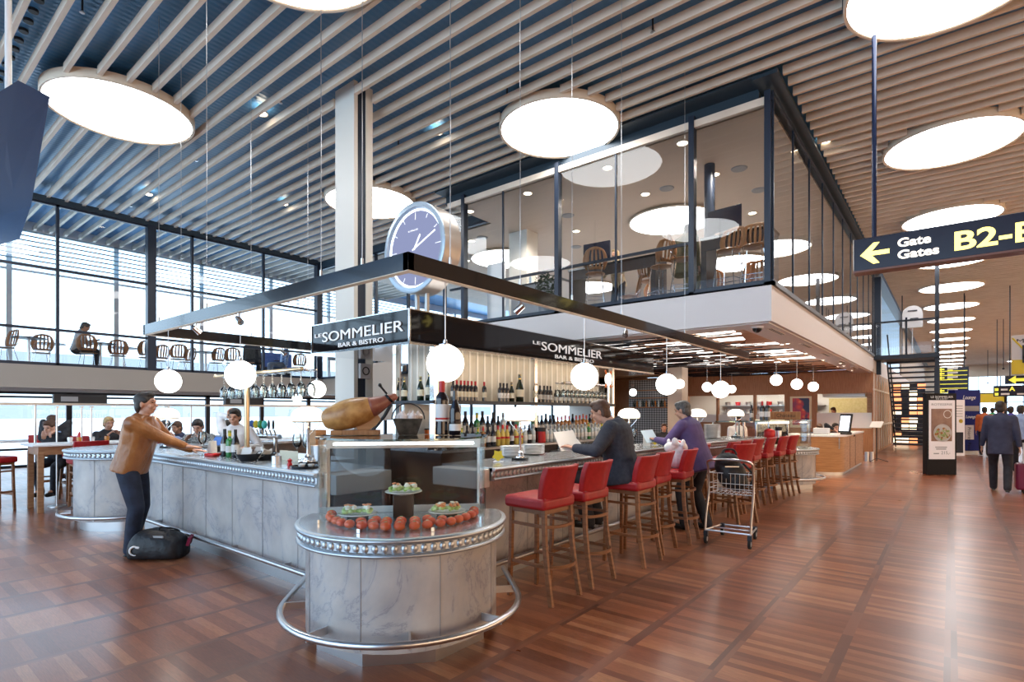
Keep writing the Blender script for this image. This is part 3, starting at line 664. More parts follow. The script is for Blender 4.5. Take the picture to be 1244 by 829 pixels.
# globes hanging from it
def globe(R, zc, drop):
    t = thing('pendant_lamp', 'x', 'lamp'); MB().sph((0, 0, 0), R, 32, 20).build('globe', 'globe_glow', t)
    MB().lathe([(R*.34, R*.93), (R*.34, R*1.0), (R*.12, R*1.08), (R*.1, R*1.25), (.004, R*1.3)], n=16).build('cap', 'chrome', t)
    MB().cyl((0, 0, R*1.2), (0, 0, drop), .004, n=6).build('cord', 'steel', t); return t
g0 = globe(.152, 0, .665); RGl = Repeat(g0)
for px, arm, lab in ((541, 'r', 'largest globe lamp, hanging before the dark sign near the wine bottles'), (710, 'r', 'globe lamp hanging in front of the right-hand sign lettering'), (810, 'r', 'globe lamp hanging above the man in purple'), (875.5, 'r', 'globe lamp at the far end of the frame, in the cluster of three'),
                     (292, 'f', 'globe lamp hanging in front of the wine glass rack'), (204.5, 'f', 'globe lamp hanging over the leather-jacketed man'), (385, 'l', 'globe lamp hanging beside the white column')):
    v = at(px, 460, y=2.73) if arm == 'f' else at(px, 460, x=-3.2) if arm == 'r' else at(px, 473, x=-8.72)
    RGl((v.x, v.y, 1.94), 0, lab, 'globe lamps under the black frame')
s0 = thing('spotlight', 'x', 'spotlight'); MB().cyl((0, 0, -.02), (0, 0, -.09), .012, n=8).build('bracket', 'chrome', s0); MB().cyl((-.03, 0, -.07), (.05, 0, -.13), .03, .036, 14).build('head', 'chrome', s0)
RS = Repeat(s0)
for i, (px, arm, lab) in enumerate(((290, 'f', 'chrome spotlight clipped under the frame, nearer the column'), (238, 'f', 'chrome spotlight clipped under the frame, nearer the wall end'), (632, 'r', 'chrome spotlight under the frame before the glass box'), (760, 'r', 'chrome spotlight under the frame beyond the sign lettering'), (343, 'l', 'bright chrome spotlight under the rear frame arm'))):
    v = at(px, 400, y=2.73) if arm == 'f' else at(px, 400, x=-3.2) if arm == 'r' else at(px, 400, x=-8.72)
    RS((v.x, v.y, ZF-.05), i*1.7, lab, 'spotlights under the frame')
    spot('spot_light', (v.x, v.y+.1, ZF-.3), 40, (1, .85, .65), 90)

# --- glossy black sign box with letters
sb = thing('sign_box', 'glossy black sign box lettered LE SOMMELIER BAR & BISTRO above the bar', 'sign', (0, 0, 0))
X0, X1, Y0, Y1, Z0, Z1 = -7.2, -5.07, 4.34, 11.25, 2.36, 2.79
MB().box((X0, Y0, Z0+.03), (X1, Y1, Z1-.012)).build('black_panel', 'black_gloss', sb, smooth=False)
mb = MB()
for z0, z1 in ((Z1-.012, Z1), (Z0, Z0+.03)): mb.box((X0-.01, Y0-.01, z0), (X1+.01, Y1+.01, z1))
mb.box((X1-.01, Y0-.012, Z0), (X1+.012, Y0+.01, Z1)).box((X0-.012, Y0-.012, Z0), (X0+.01, Y0+.01, Z1)); mb.build('chrome_trim', 'chrome', sb)
mat('letter', (.6, .6, .62), .3, .3, emis=(.8, .8, .82), es=.4)
def sign_text(s_, pa, pb, base_z, size, face, par, m='letter'):
    if face == 'f': a, b = at(pa, 450, y=Y0), at(pb, 450, y=Y0); o = (a.x, Y0-.012, base_z); r = (1, 0, 0); wd = b.x-a.x
    else: a, b = at(pa, 450, x=X1), at(pb, 450, x=X1); o = (X1+.012, a.y, base_z); r = (0, 1, 0); wd = b.y-a.y
    return text(s_, 'lettering', m, par, o, r, (0, 0, 1), size, .005, wd, .0)
sign_text('LE', 383, 391, 2.60, .075, 'f', sb); sign_text('SOMMELIER', 392, 490, 2.525, .195, 'f', sb); sign_text('BAR & BISTRO', 411.5, 466, 2.425, .085, 'f', sb)
sign_text('LE', 646, 655, 2.60, .075, 'r', sb); sign_text('SOMMELIER', 656.5, 730, 2.525, .195, 'r', sb); sign_text('BAR & BISTRO', 673, 720, 2.425, .085, 'r', sb)
# --- the clock on top
ck = thing('clock', 'large round drum clock with pale blue dial standing on the black sign box', 'clock', (-5.66, 4.92, 3.76))
RX = Matrix.Rotation(PI/2, 3, 'X')
mat('clock_rim', (.42, .52, .62), .3, .4); noisy('clock_drum', (.48, .42, .36), (.56, .5, .44), 3, .35, metal=.5)
MB().lathe([(.58, -.30), (.61, -.29), (.61, -.0)], n=64, R=RX, c=(0, .0, 0), cap=False).lathe([(.0001, -.30), (.58, -.30)], n=64, R=RX).build('drum', 'clock_drum', ck)
MB().lathe([(.61, 0), (.612, .012), (.60, .02), (.545, .02), (.53, -.02), (.53, -.05)], n=64, R=RX, cap=False).build('rim', 'clock_rim', ck)
m = mat('dial', (.44, .46, .58), .35, emis=(.7, .76, 1), es=.22)
MB().lathe([(.0001, -.035), (.53, -.035)], n=64, R=RX).build('dial', 'dial', ck)
MB().lathe([(.505, -.034), (.528, -.02)], n=64, R=RX, cap=False).build('glow_ring', 'dial_glow', ck) if mat('dial_glow', (1, 1, 1), emis=(.85, .93, 1), es=2.4) else None
mb = MB()
for k in range(12):
    a = k*PI/6; L = .1 if k % 3 == 0 else .06; c_, s_ = math.sin(a), math.cos(a)
    mb.tube([(c_*(.49-L), .028, s_*(.49-L)), (c_*.49, .028, s_*.49)], 0, prof=[(-.004, -.002), (.004, -.002), (.004, .002), (-.004, .002)], up=(0, 1, 0))
mb.build('hour_mark', 'hand_white', ck) if mat('hand_white', (.9, .9, .92), .4, emis=(1, 1, 1), es=.5) else None
for nm, (hx, hz), w_ in (('minute_hand', (.40, .17), .011), ('hour_hand', (.11, .17), .014)):
    MB().tube([(-hx*.12, .015, -hz*.12), (hx, .015, hz)], 0, prof=[(-w_, -.003), (w_, -.003), (w_, .003), (-w_, .003)], up=(0, 1, 0)).build(nm, 'hand_white', ck)
text('SOMMELIER', 'maker_name', 'hand_white', ck, (-.14, .02, .24), (1, 0, 0), (0, 0, 1), .03, .001, .2)
MB().cyl((-.1, .15, -.6), (-.1, .15, -.97), .035).cyl((.1, .15, -.6), (.1, .15, -.97), .035).build('support', 'brushed', ck)
# ================================================================ STOOLS
def make_stool():
    t = thing('bar_stool', 'x', 'stool')          # faces local +Y (towards the bar), back at -Y
    o = MB().bbox((0, 0, .80), (.44, .43, .1)).build('seat', 'red_leather', t, bevel=.03, seg=4)
    for sx in (-1, 1):
        MB().tube([(sx*.185, .18, 0), (sx*.175, .17, .4), (sx*.17, .165, .77)], 0, prof=[(-.017, -.017), (.017, -.017), (.017, .017), (-.017, .017)], up=(0, 1, 0)).build('leg', 'stool_wood', t, bevel=.004)
        MB().tube([(sx*.20, -.27, 0), (sx*.19, -.225, .25), (sx*.185, -.195, .5), (sx*.18, -.185, .74), (sx*.175, -.18, .85)], 0, prof=[(-.016, -.02), (.016, -.02), (.016, .02), (-.016, .02)], up=(0, 1, 0)).build('leg', 'stool_wood', t, bevel=.004)
    # upholstered back: gently wrapped
    mb = MB(); n = 9; pts = []
    for k in range(n):
        u = -1+2*k/(n-1); pts.append((u*.218, -.235+.05*u*u))
    vs_ = []
    for z, dy, sc in ((.835, .025, .95), (.92, .01, 1), (1.02, -.015, 1.02), (1.105, -.045, 1.0)):
        for x, y in pts: vs_.append((x*sc, y+dy-.026, z))
        for x, y in pts[::-1]: vs_.append((x*sc, y+dy+.03, z))
    N = 2*n; fs = [tuple(range(N))[::-1], tuple(range(3*N, 4*N))]
    for j in range(3):
        for i in range(N): fs.append((j*N+i, j*N+(i+1) % N, (j+1)*N+(i+1) % N, (j+1)*N+i))
    mb.add(vs_, fs).build('backrest', 'red_leather', t, bevel=.012, seg=3)
    def ring(z, back, r):      # bent wood U stretcher bowing out behind the back legs
        p = [(-.175, .16, z+.0)]+[(-.185, -.12, z)]+[(.185*math.cos(a), -.17+back*math.sin(a), z) for a in [PI+PI*k/10 for k in range(11)]]+[(.185, -.12, z), (.175, .16, z)]
        MB().tube(p, 0, prof=[(-.008, -r), (.008, -r), (.008, r), (-.008, r)], up=(0, 0, 1)).build('stretcher', 'stool_wood', t)
    ring(.30, .14, .014); ring(.62, .10, .012)
    MB().bbox((0, .175, .26), (.34, .02, .045)).build('foot_bar', 'stool_wood', t)
    MB().bbox((0, -.005, .735), (.36, .36, .04)).build('seat_frame', 'stool_wood', t)
    return t
ST = Repeat(make_stool())
DEFST = [(-2.72, 3.76, 88, 'red bar stool nearest the display case'), (-2.70, 4.33, 90, 'red bar stool between the display-case stool and the man in the suit'),
    (-2.62, 5.2, 90, 'red bar stool the man in the dark suit sits on'), (-2.69, 5.78, 92, 'red bar stool directly behind the suited man, by the plastic bag stool'),
    (-2.64, 6.38, 96, 'red bar stool with the white plastic bag hung on its back'), (-2.86, 7.45, 90, 'red bar stool between the man in purple and the trolley'),
    (-2.42, 7.95, 70, 'red bar stool pulled out behind the luggage trolley'), (-2.72, 8.35, 90, 'red bar stool at the counter half hidden by the trolley backpack'),
    (-2.70, 8.86, 90, 'red bar stool, fifth from the far display counter'), (-2.66, 9.45, 90, 'red bar stool, fourth from the far display counter'), (-2.62, 10.08, 90, 'red bar stool, third from the far display counter'),
    (-2.56, 10.72, 90, 'red bar stool, second from the far display counter'), (-2.5, 11.25, 88, 'red bar stool next to the far display counter')]
for x, y, r, l in DEFST: ST((x, y, 0), math.radians(r), l, 'red bar stools along the right counter')
for x, y, r, l in ((-11.55, 1.55, 20, 'red high stool at the near end of the wooden high table'), (-12.0, 2.7, -90, 'red high stool on the window side of the wooden high table, nearer one'), (-12.0, 3.5, -90, 'red high stool on the window side of the wooden high table, further one'),
                   (-10.35, 2.45, 90, 'red high stool between the high table and the rounded counter end'), (-10.35, 3.15, 90, 'red high stool beyond the high table, beside the rounded counter end'), (-13.2, 1.5, -90, 'red high stool at the window ledge behind the high table'), (-13.2, 2.5, -90, 'red high stool at the window ledge, beyond the first')):
    ST((x, y, 0), math.radians(r), l, 'red high stools by the dining tables')
# high table
ht = thing('high_table', 'wooden high table with pale top left of the rounded counter end', 'table', (-11.15, 3.05, 0))
MB().box((-.42, -1.18, 1.01), (.42, 1.18, 1.04)).build('table_top', 'white', ht, bevel=.008); MB().box((-.36, -1.1, .88), (.36, 1.1, 1.01)).build('apron', 'table_wood', ht)
for sx in (-1, 1):
    for sy in (-1, 1): MB().bbox((sx*.33, sy*1.07, .46), (.075, .075, .92)).build('leg', 'table_wood', ht, bevel=.005)
def window_table(x, y0, y1, z, label):
    t = thing('window_table', label, 'table', (x, (y0+y1)/2, 0)); h = (y1-y0)/2
    MB().box((-.33, -h, z-.035), (.33, h, z)).build('table_top', 'white', t, bevel=.006)
    for s in (-1, 1): MB().bbox((0, s*(h-.25), (z-.035)/2), (.1, .08, z-.035)).build('leg', 'table_wood', t)
    return t
window_table(-13.9, -1.5, 5.6, 1.0, 'long pale window-side ledge table behind the wooden high table')
window_table(-11.2, 5.2, 8.6, .98, 'pale ledge table beyond the woman in the patterned top')
# ================================================================ TABLE LAMPS, GLASSES, BOTTLES
def make_lamp():
    t = thing('table_lamp', 'x', 'lamp')
    MB().bbox((0, 0, .012), (.15, .11, .024)).build('base', 'black_gloss', t, bevel=.004)
    MB().lathe([(.05, .024), (.048, .035), (.02, .055), (.03, .075), (.012, .095), (.011, .32), (.018, .34), (.012, .36), (.012, .42)], n=20).build('pole', 'chrome', t)
    for s in (-1, 1): MB().tube([(s*.01, 0, .27), (s*.09, 0, .355), (s*.12, 0, .40)], .0032, 6).build('arm', 'chrome', t)
    MB().lathe([(.0001, .54), (.06, .535), (.115, .51), (.145, .47), (.152, .435), (.144, .405), (.125, .395)], n=36).build('shade', 'shade_glow', t)
    MB().lathe([(.142, .404), (.146, .398), (.138, .392)], n=36, cap=False).build('shade_rim', 'brass', t)
    return t
LP = Repeat(make_lamp())
def onr(px, x, z=ZC): v = at(px, 520, x=x); return Vector((v.x, v.y, z+.005))
def onl(px, y, z=ZC): v = at(px, 520, y=y); return Vector((v.x, v.y, z+.005))
for p, r, l in ((onr(632, -3.42), 20, 'white-shaded table lamp nearest the display case on the stool-side counter'), (onr(764, -3.45), 10, 'white-shaded table lamp between the suited man and the man in purple'), (onr(847, -3.35), 0, 'white-shaded table lamp just beyond the head of the man in purple'),
                (onr(894, -3.2), 0, 'white-shaded table lamp beside the far end bottles'), (onl(374, 2.78), 50, 'white-shaded table lamp near the ham on the long counter'), (onl(203, 2.85), 50, 'white-shaded table lamp beside the leather-jacketed man')):
    LP((p.x, p.y, p.z), math.radians(r), l, 'white dome table lamps on the bar')
def glass_mb():
    return MB().lathe([(.0001, 0), (.032, .001), (.032, .003), (.004, .008), (.0035, .085), (.012, .095), (.032, .12), (.038, .15), (.035, .185), (.030, .21), (.029, .21), (.033, .185), (.036, .15), (.03, .122), (.010, .1), (.0001, .098)], n=16)
gl = tag(glass_mb().build('wine_glass', 'bottle_clear'), 'x', 'glass'); GL = Repeat(gl)
def glass_rack(name, a, b, z, n, label, glabel, grp, rows=2, post=None, gsc=1.0):
    a, b = Vector((*a, z)), Vector((*b, z)); t = thing('glass_rack', label, 'rack', (0, 0, 0)); d = (b-a).normalized(); s = Vector((-d.y, d.x, 0))
    MB().cyl(a, b, .018, n=12).build('rail', 'brass' if post else 'chrome', t)
    for k in range(rows): MB().cyl(a+s*(.06+.11*k), b+s*(.06+.11*k), .006, n=8).build('slot_rail', 'chrome', t)
    for e in (a, b): MB().sph(e, .024, 12, 8).build('end_knob', 'brass', t)
    MB().cyl(a+d*.1, a+d*.1+s*.2, .006).build('cross_rod', 'chrome', t); MB().cyl(b-d*.1, b-d*.1+s*.2, .006).build('cross_rod', 'chrome', t)
    if post: MB().cyl((post[0], post[1], ZC), (post[0], post[1], z), .028, n=16).build('post', 'brass', t)
    L = (b-a).length
    for r in range(rows):
        for k in range(n):
            p = a+d*(L*(k+.5)/n)+s*(.055+.11*r); o = GL((p.x, p.y, z-.01), 0, glabel, grp, gsc); o.rotation_euler = (PI, 0, k)
    return t
v0 = at(262, 500, y=2.95); v1 = at(366, 500, y=2.95); vp = at(300, 500, y=2.9)
glass_rack('a', (v0.x, 2.95), (v1.x, 2.95), 1.98, 10, 'brass glass rack on a brass post above the long counter', 'upside-down wine glass hanging from the brass rack over the long counter', 'wine glasses on the brass rack', 2, (vp.x, 2.9), 1.25)
glass_rack('b', (-4.6, 7.0), (-4.6, 8.5), 1.99, 12, 'chrome glass rack under the sign box over the back bar', 'upside-down wine glass hanging from the chrome rack of the back bar', 'wine glasses on the back bar rack', 2)

# ---- back bar
bb = thing('back_bar', 'back bar cabinet with mirror-striped panels and bottle shelves under the sign box', 'cabinet', (0, 0, 0))
BX0, BX1, BY0, BY1 = -5.75, -4.92, 4.6, 9.2
MB().box((BX0, BY0, 0), (BX1+.12, BY1, 1.04)).build('base_cabinet', 'dark_wood', bb); MB().box((BX0, BY0, 1.04), (BX1+.14, BY1+.02, 1.07)).build('worktop', 'steel', bb)
MB().box((BX0+.2, BY0+.02, 1.07), (BX1-.13, BY1, 1.19)).build('step', 'steel', bb)
mb = MB().box((BX1-.34, BY0, 1.645), (BX1, BY1, 1.685)); mb.build('shelf', 'dark_wood', bb)
MB().box((BX1-.005, BY0, 1.64), (BX1+.008, BY1, 1.69)).build('shelf_edge', 'dark_steel', bb)
MB().box((BX0, BY0-.02, 1.645), (BX1, BY0+.3, 1.685)).build('shelf', 'dark_steel', bb)
noisy('stripe_panel', (.50, .47, .40), (.62, .58, .5), 3, .25); mat('stripe_light', (.75, .72, .66), .2, 0, emis=(1, .88, .7), es=.06)
mb = MB().box((BX1-.36, BY0+.3, 1.69), (BX1-.34, BY1, 2.36)).box((BX0, BY0+.3, 1.69), (BX1-.34, BY0+.32, 2.36)).m(1)
yy = BY0+.36
while yy < BY1: mb.box((BX1-.34, yy, 1.69), (BX1-.332, yy+.035, 2.36)); yy += .155
xx = BX0+.05
while xx < BX1-.36: mb.box((xx, BY0+.292, 1.69), (xx+.035, BY0+.3, 2.36)); xx += .13
mb.build('striped_panel', ['stripe_panel', 'stripe_light'], bb)
for yy in (BY0+.02, 6.7, BY1-.05): MB().box((BX1-.1, yy, 1.07), (BX1-.02, yy+.07, 2.36)).build('chrome_post', 'chrome', bb)
MB().box((BX0+.02, BY0+.02, 1.07), (BX0+.08, BY0+.08, 2.36)).build('chrome_post', 'chrome', bb)
MB().box((BX0+.2, BY0+.05, 1.19), (BX0+.22, BY0+1.1, 1.645)).build('rear_screen', 'offwhite', bb)
area('backbar_light', (BX1-.1, 6.9, 2.34), (.15, 4.2), 5, (1, .85, .6), rot=(0, .35, 0)); area('backbar_light_end', (-5.3, 4.5, 2.33), (.6, .1), 2, (1, .9, .75))
# bottle kinds for the shelves
protos = {
 'red': (bottle('wine_bottle', BORD, 'wine_glass_dark', 'foil_red', 'cream_paper', 'x', parts=False), 'red-capped wine bottle in the row on the upper back bar shelf', 'red-capped bottles on the upper shelf'),
 'dark': (bottle('wine_bottle', BORD, 'wine_glass_dark', 'black', 'paper', 'x', parts=False), 'dark-capped wine bottle with pale label on the upper back bar shelf', 'dark-capped bottles on the upper shelf'),
 'champ': (bottle('champagne_bottle', CHAM, 'dark_green_glass', 'foil_gold', 'cream_paper', 'x', parts=False), 'gold-foiled champagne bottle on the end shelf of the back bar', 'champagne bottles on the end shelf'),
 'black': (bottle('liqueur_bottle', BURG, 'wine_glass_dark', 'black', 'paper', 'x', parts=False), 'black spirit bottle standing on the back bar worktop', 'black bottles on the back bar'),
 'clear': (bottle('spirit_bottle', SPIR, 'clear_liquid', 'grey', 'paper', 'x', parts=False, lz=(.05, .13)), 'clear spirit bottle standing on the back bar worktop', 'clear bottles on the back bar'),
 'amber': (bottle('whisky_bottle', SPIR, 'amber', 'red_plastic', 'cream_paper', 'x', parts=False, lz=(.05, .12)), 'amber whisky bottle standing on the back bar worktop', 'amber bottles on the back bar'),
 'green': (bottle('gin_bottle', SPIR, 'green_glass', 'yellow', 'paper', 'x', parts=False, lz=(.05, .12)), 'green spirit bottle standing on the back bar worktop', 'green bottles on the back bar'),
 'yellow': (bottle('aperitif_bottle', BURG, 'yellow_liquid', 'red_plastic', 'red_plastic', 'x', parts=False, lz=(.1, .13)), 'yellow aperitif bottle standing on the back bar worktop', 'yellow bottles on the back bar')}
RB = {k: Repeat(v[0]) for k, v in protos.items()}
def put(kind, loc, sc_=1.0, label=None, grp=None): return RB[kind](loc, random.random()*6, label or protos[kind][1], grp or protos[kind][2], (sc_,)*3)
def sh(px): v = at(px, 480, x=BX1-.12); return v.y
for px in (555, 560, 564.3, 568.7, 573, 577.5, 588.3): put('red', (BX1-.12, sh(px), 1.687), .9)
for px in (550.5, 607.8, 611.8, 616, 656, 661, 665, 668.8): put('dark', (BX1-.12, sh(px), 1.687), .9)
put('champ', (BX1-.12, sh(621.5), 1.687), .95, 'green champagne bottle on the upper shelf beside the magnum', 'single'); RB['champ'].p.get('group')
put('champ', (BX1-.14, sh(632.6), 1.687), 1.35, 'large gold-topped magnum bottle on the upper shelf', 'magnum')
for x, s_ in ((-5.62, 1), (-5.3, 1.0), (-5.13, 1.2)): put('champ', (x, BY0+.12, 1.687), s_)
for k, px in enumerate((676, 681, 687, 692, 697, 703, 708, 713, 718, 723)): put('dark', (BX1-.14, sh(px), 1.687), .72, 'short labelled bottle under the hanging glasses on the upper shelf', 'short bottles under the glass rack')
rnd = random.Random(11)
y_ = 4.75; k = 0
seqA = ['clear', 'black', 'clear', 'green', 'black', 'black', 'green', 'amber', 'black', 'black', 'yellow', 'yellow', 'yellow', 'black', 'yellow', 'yellow']
seqB = ['black', 'black', 'dark2', 'black', 'clear', 'black', 'black', 'green']
while y_ < 6.62: put(seqA[k % 16], (BX1+.02, y_, 1.072), rnd.uniform(.92, 1.0)); y_ += .098+.01*rnd.random(); k += 1
y_ = 4.8; k = 0
while y_ < 6.6: kk = seqB[k % 8]; put('black' if kk == 'dark2' else kk, (BX1-.2, y_, 1.192), rnd.uniform(.95, 1.2)); y_ += .105+.02*rnd.random(); k += 1
y_ = 6.95; k = 0
while y_ < 9.1: put(('clear', 'clear', 'clear', 'green')[k % 4] if y_ > 8 else 'clear', (BX1+.02, y_, 1.072), rnd.uniform(.9, 1.0)); y_ += .115; k += 1
y_ = 6.9; k = 0
while y_ < 9.1: put('amber' if y_ > 7.5 and k % 5 else 'black', (BX1-.2, y_, 1.192), rnd.uniform(.95, 1.1)); y_ += .115; k += 1
# row of upturned tumblers below the clear bottles
tb = tag(MB().lathe([(.034, 0), (.03, .085), (.0001, .085)], n=14).build('tumbler', 'bottle_clear'), 'x', 'glass'); TB = Repeat(tb)
sh2 = thing('glass_shelf', 'low chrome shelf of tumblers in front of the back bar bottles', 'shelf', (0, 0, 0)); MB().box((BX1+.13, 6.9, .93), (BX1+.32, 9.1, .95)).build('board', 'steel', sh2)
for yy in (6.95, 9.05): MB().box((BX1+.13, yy-.01, 0), (BX1+.3, yy+.01, .93)).build('side_support', 'steel', sh2)
for k in range(22): TB((BX1+.22, 7.0+k*.095, .951), 0, 'upturned tumbler on the low chrome shelf of the back bar', 'tumblers on the low shelf')
cn = thing('coffee_tin', 'red coffee tin with black lid at the middle of the back bar', 'tin', (BX1+.05, 6.78, 1.072)); MB().cyl((0, 0, 0), (0, 0, .17), .06, n=20).build('tin_body', 'red_plastic', cn); MB().cyl((0, 0, .17), (0, 0, .23), .061, n=20).build('lid', 'black', cn)
mag = thing('round_sign', 'white round plate with four orange tabs on a post beside the back bar', 'sign', at(739, 461, x=-4.3)); MB().lathe([(.0001, -.01), (.1, -.01), (.1, .01), (.0001, .01)], n=24, R=Matrix.Rotation(PI/2, 3, 'Y')).build('disc', 'shade_glow', mag)
for a in (.9, 2.24, 4.04, 5.38): MB().bbox((0, .12*math.cos(a), .13*math.sin(a)), (.01, .035, .08), R=Matrix.Rotation(a-PI/2, 3, 'X')).build('tab', 'orange', mag)
MB().cyl((0, 0, -.1), (0, 0, -mag.location.z), .018).build('post', 'chrome', mag)

# ---- things on the stool-side counter
def ckbox(a): return MB().box(*a)
def simple(name, mb, m, label, cat, loc, rz=0, **k): o = mb.build(name, m, **k); o.location = loc; o.rotation_euler = (0, 0, rz); return tag(o, label, cat)
def fig(loc, rz, label):
    t = thing('table_card', label, 'card', loc, rz); mb = MB()
    pts = [(.05*math.cos(a)*(1.25 if k % 2 else .8), .05*math.sin(a)*(1.25 if k % 2 else .8)+.062) for k, a in enumerate([PI/2+2*PI*i/10 for i in range(10)])]
    MB().extr(pts, (0, 0, 0), (0, .008, 0)).build('star_cutout', 'yellow', t); MB().bbox((0, .02, .004), (.09, .06, .008)).build('foot', 'white', t); return t
p = onr(605, -3.45); fig(p, math.radians(30), 'yellow cut-out table card beside the nearest table lamp')
p = onr(795.6, -3.35); fig(p, math.radians(30), 'yellow cut-out table card in front of the man in purple')
p = onr(922, -3.2); fig(p, math.radians(30), 'yellow cut-out table card beside the far glass case')
def stack(n, r, dz, loc, label, grp):
    pr = tag(plate(r=r).build('plate', 'porcelain'), label, 'plate'); R = Repeat(pr)
    for k in range(n): R((loc.x, loc.y, loc.z+k*dz), 0, label, grp)
stack(9, .13, .012, onr(622, -3.72), 'plate in the stack behind the nearest table lamp', 'stacked plates behind the lamp'); stack(9, .13, .012, onr(648, -3.72), 'plate in the stack beside the coffee tin end of the counter', 'second stack of plates')
stack(14, .15, .018, onr(865, -3.4), 'cream plate in the tall stack beyond the man in purple', 'tall stack of cream plates')
for i, px in enumerate((752, 757, 770)):
    p = onr(px, -3.4); GL((p.x, p.y, p.z), 0, 'stemmed wine glass standing on the counter between the two men', 'wine glasses on the stool-side counter')
pm = onr(748, -3.3); simple('menu', MB().bbox((0, 0, .002), (.2, .14, .004)), 'paper', 'white menu sheet lying flat on the stool-side counter', 'menu', pm, .3)
p = onr(785, -3.4); m_ = simple('menu_stand', MB().prism([(-.05, -.03), (.05, -.03), (0, .0)], 0, .15), 'paper', 'upright folded menu beside the man in purple', 'menu', p, .6)
pw = at(905, 500, x=-3.55); 
for px, sc_, lab in ((913, 1.0, 'dark wine bottle standing alone on the far glass case'), (926, 1.25, 'left large red-capped bottle on the far glass case'), (932.5, 1.25, 'right large red-capped bottle on the far glass case')):
    v = at(px, 480, d=10.9); o = bottle('wine_bottle', BORD, 'wine_glass_dark', 'foil_red' if sc_ > 1.1 else 'black', 'label_white', lab); o.scale = (sc_,)*3; o.location = (11.35*v.x/v.y, 11.35, 1.371)
# low glass case with jars before the far display counter
gc = thing('display_case', 'long low glass case carrying bottles and a wooden crate at the far bar end', 'display case', (-2.83, 10.9, 0)); gc.rotation_euler.z = -.12
MB().box((-.55, -.6, 1.352), (.1, .6, 1.37)).build('glass_top', 'pane_top', gc); mb = MB()
mb.add([(-.6, -.58, 1.06), (-.02, -.58, 1.06), (-.02, -.58, 1.35), (-.6, -.58, 1.35)], [(0, 1, 2, 3)]).add([(-.02, -.58, 1.06), (-.02, .58, 1.06), (-.02, .58, 1.35), (-.02, -.58, 1.35)], [(0, 1, 2, 3)]); mb.build('glass_front', 'pane', gc)
for x, y in ((-.6, -.58), (-.02, -.58), (-.02, .58), (-.6, .58)): MB().bbox((x, y, 1.205), (.025, .025, .29)).build('corner_post', 'chrome', gc)
v = at(953, 484, d=11.3); cr = thing('wooden_crate', 'wooden wine crate on top of the far glass case', 'crate', (v.x, v.y, 1.384), .35); MB().box((-.28, -.12, 0), (.28, .12, .16)).build('crate_box', 'oak_h', cr, bevel=.006)
text('Chateau', 'branding', 'dark_wood', cr, (-.17, -.123, .05), (1, 0, 0), (0, 0, 1), .1, .001, .34)
v = at(935, 520, d=10.3); jr = thing('jar', 'red lidded casserole pot on the far end of the bar', 'pot', (v.x, v.y, 1.057)); MB().lathe([(.0001, 0), (.09, .002), (.1, .05), (.1, .11), (.085, .14), (.03, .165), (.0001, .17)], n=24).build('pot_body', 'red_plastic', jr); MB().sph((0, 0, .18), .02).build('knob', 'black', jr)
v = at(946, 520, d=10.3); jr = thing('carafe', 'steel flask with black lid beside the red pot', 'flask', (v.x, v.y, 1.057)); MB().cyl((0, 0, 0), (0, 0, .13), .05, n=20).build('flask_body', 'steel', jr); MB().cyl((0, 0, .13), (0, 0, .2), .06, .065, 20).build('lid', 'black', jr)

# ---- things on the long counter at the left
p = onl(302, 2.62)
def dark_basket(loc, label, sc_=1):
    t = thing('basket', label, 'basket', loc, .3); MB().lathe([(.07*sc_, 0), (.12*sc_, .065*sc_), (.115*sc_, .065*sc_), (.068*sc_, .006), (.0001, .006)], n=28).build('tub', 'black', t)
    for s in (-1, 1): MB().tube([(s*.115*sc_, .03, .06*sc_), (s*.14*sc_, .02, .09*sc_), (s*.14*sc_, -.02, .09*sc_), (s*.115*sc_, -.03, .06*sc_)], .004, 6).build('handle', 'black', t)
    mb = MB(); r = random.Random(label)
    for k in range(9): mb.bbox((r.uniform(-.07, .07)*sc_, r.uniform(-.06, .06)*sc_, .07*sc_), (.09*sc_, .004, .09*sc_), R=Euler((r.uniform(-.5, .5), r.uniform(-.5, .5), r.uniform(0, 3))).to_matrix())
    mb.build('napkins', 'paper', t); return t
dark_basket(p, 'round black basket filled with white napkins near the brass post', 1.1); dark_basket(onl(322, 2.78), 'smaller black basket behind the napkin basket', .9)
for px, kind, lab in ((273, 'green', 'yellow-labelled dark bottle beside the napkin basket'), (279, 'green', 'green glass bottle beside the napkin basket'), (286, 'black', 'black bottle touching the napkin basket')):
    v = onl(px, 2.7); put(kind if px != 273 else 'black', v, 1.0, lab, 'condiment bottles by the napkin basket')
v = onl(258, 2.62); rs = thing('menu_holder', 'red menu holder with upright leaflets by the leather-jacketed man', 'holder', v, .3); MB().prism([(-.07, -.05), (.07, -.05), (.07, .05), (-.07, .05)], 0, .035).build('tray', 'red_plastic', rs, bevel=.01)
for k in range(3): MB().bbox((-.02+k*.02, .0, .1), (.004, .08, .14), R=Euler((0, .2-.15*k, 0)).to_matrix()).build('leaflet', 'paper', rs)
v = onl(246, 2.62); GL((v.x, v.y, v.z), 0, 'wine glass standing beside the red menu holder', 'wine glasses on the long counter')
for px in (361, 373): v = onl(px, 3.0); GL((v.x, v.y, v.z), 0, 'wine glass standing behind the lamp near the ham', 'wine glasses behind the lamp')
simple('steel_cup', MB().lathe([(.0001, 0), (.045, 0), (.045, .075), (.042, .075), (.042, .004), (.0001, .004)], n=24), 'steel', 'short steel cup between the baskets and the menu cards', 'cup', onl(336, 2.62))
for i, px in enumerate((345, 351, 357)): simple('menu_card', MB().bbox((0, 0, .05), (.09, .006, .1)), 'cream_paper', ('first', 'second', 'third')[i]+' cream card counted from the steel cup', 'card', onl(px, 2.86), .5)
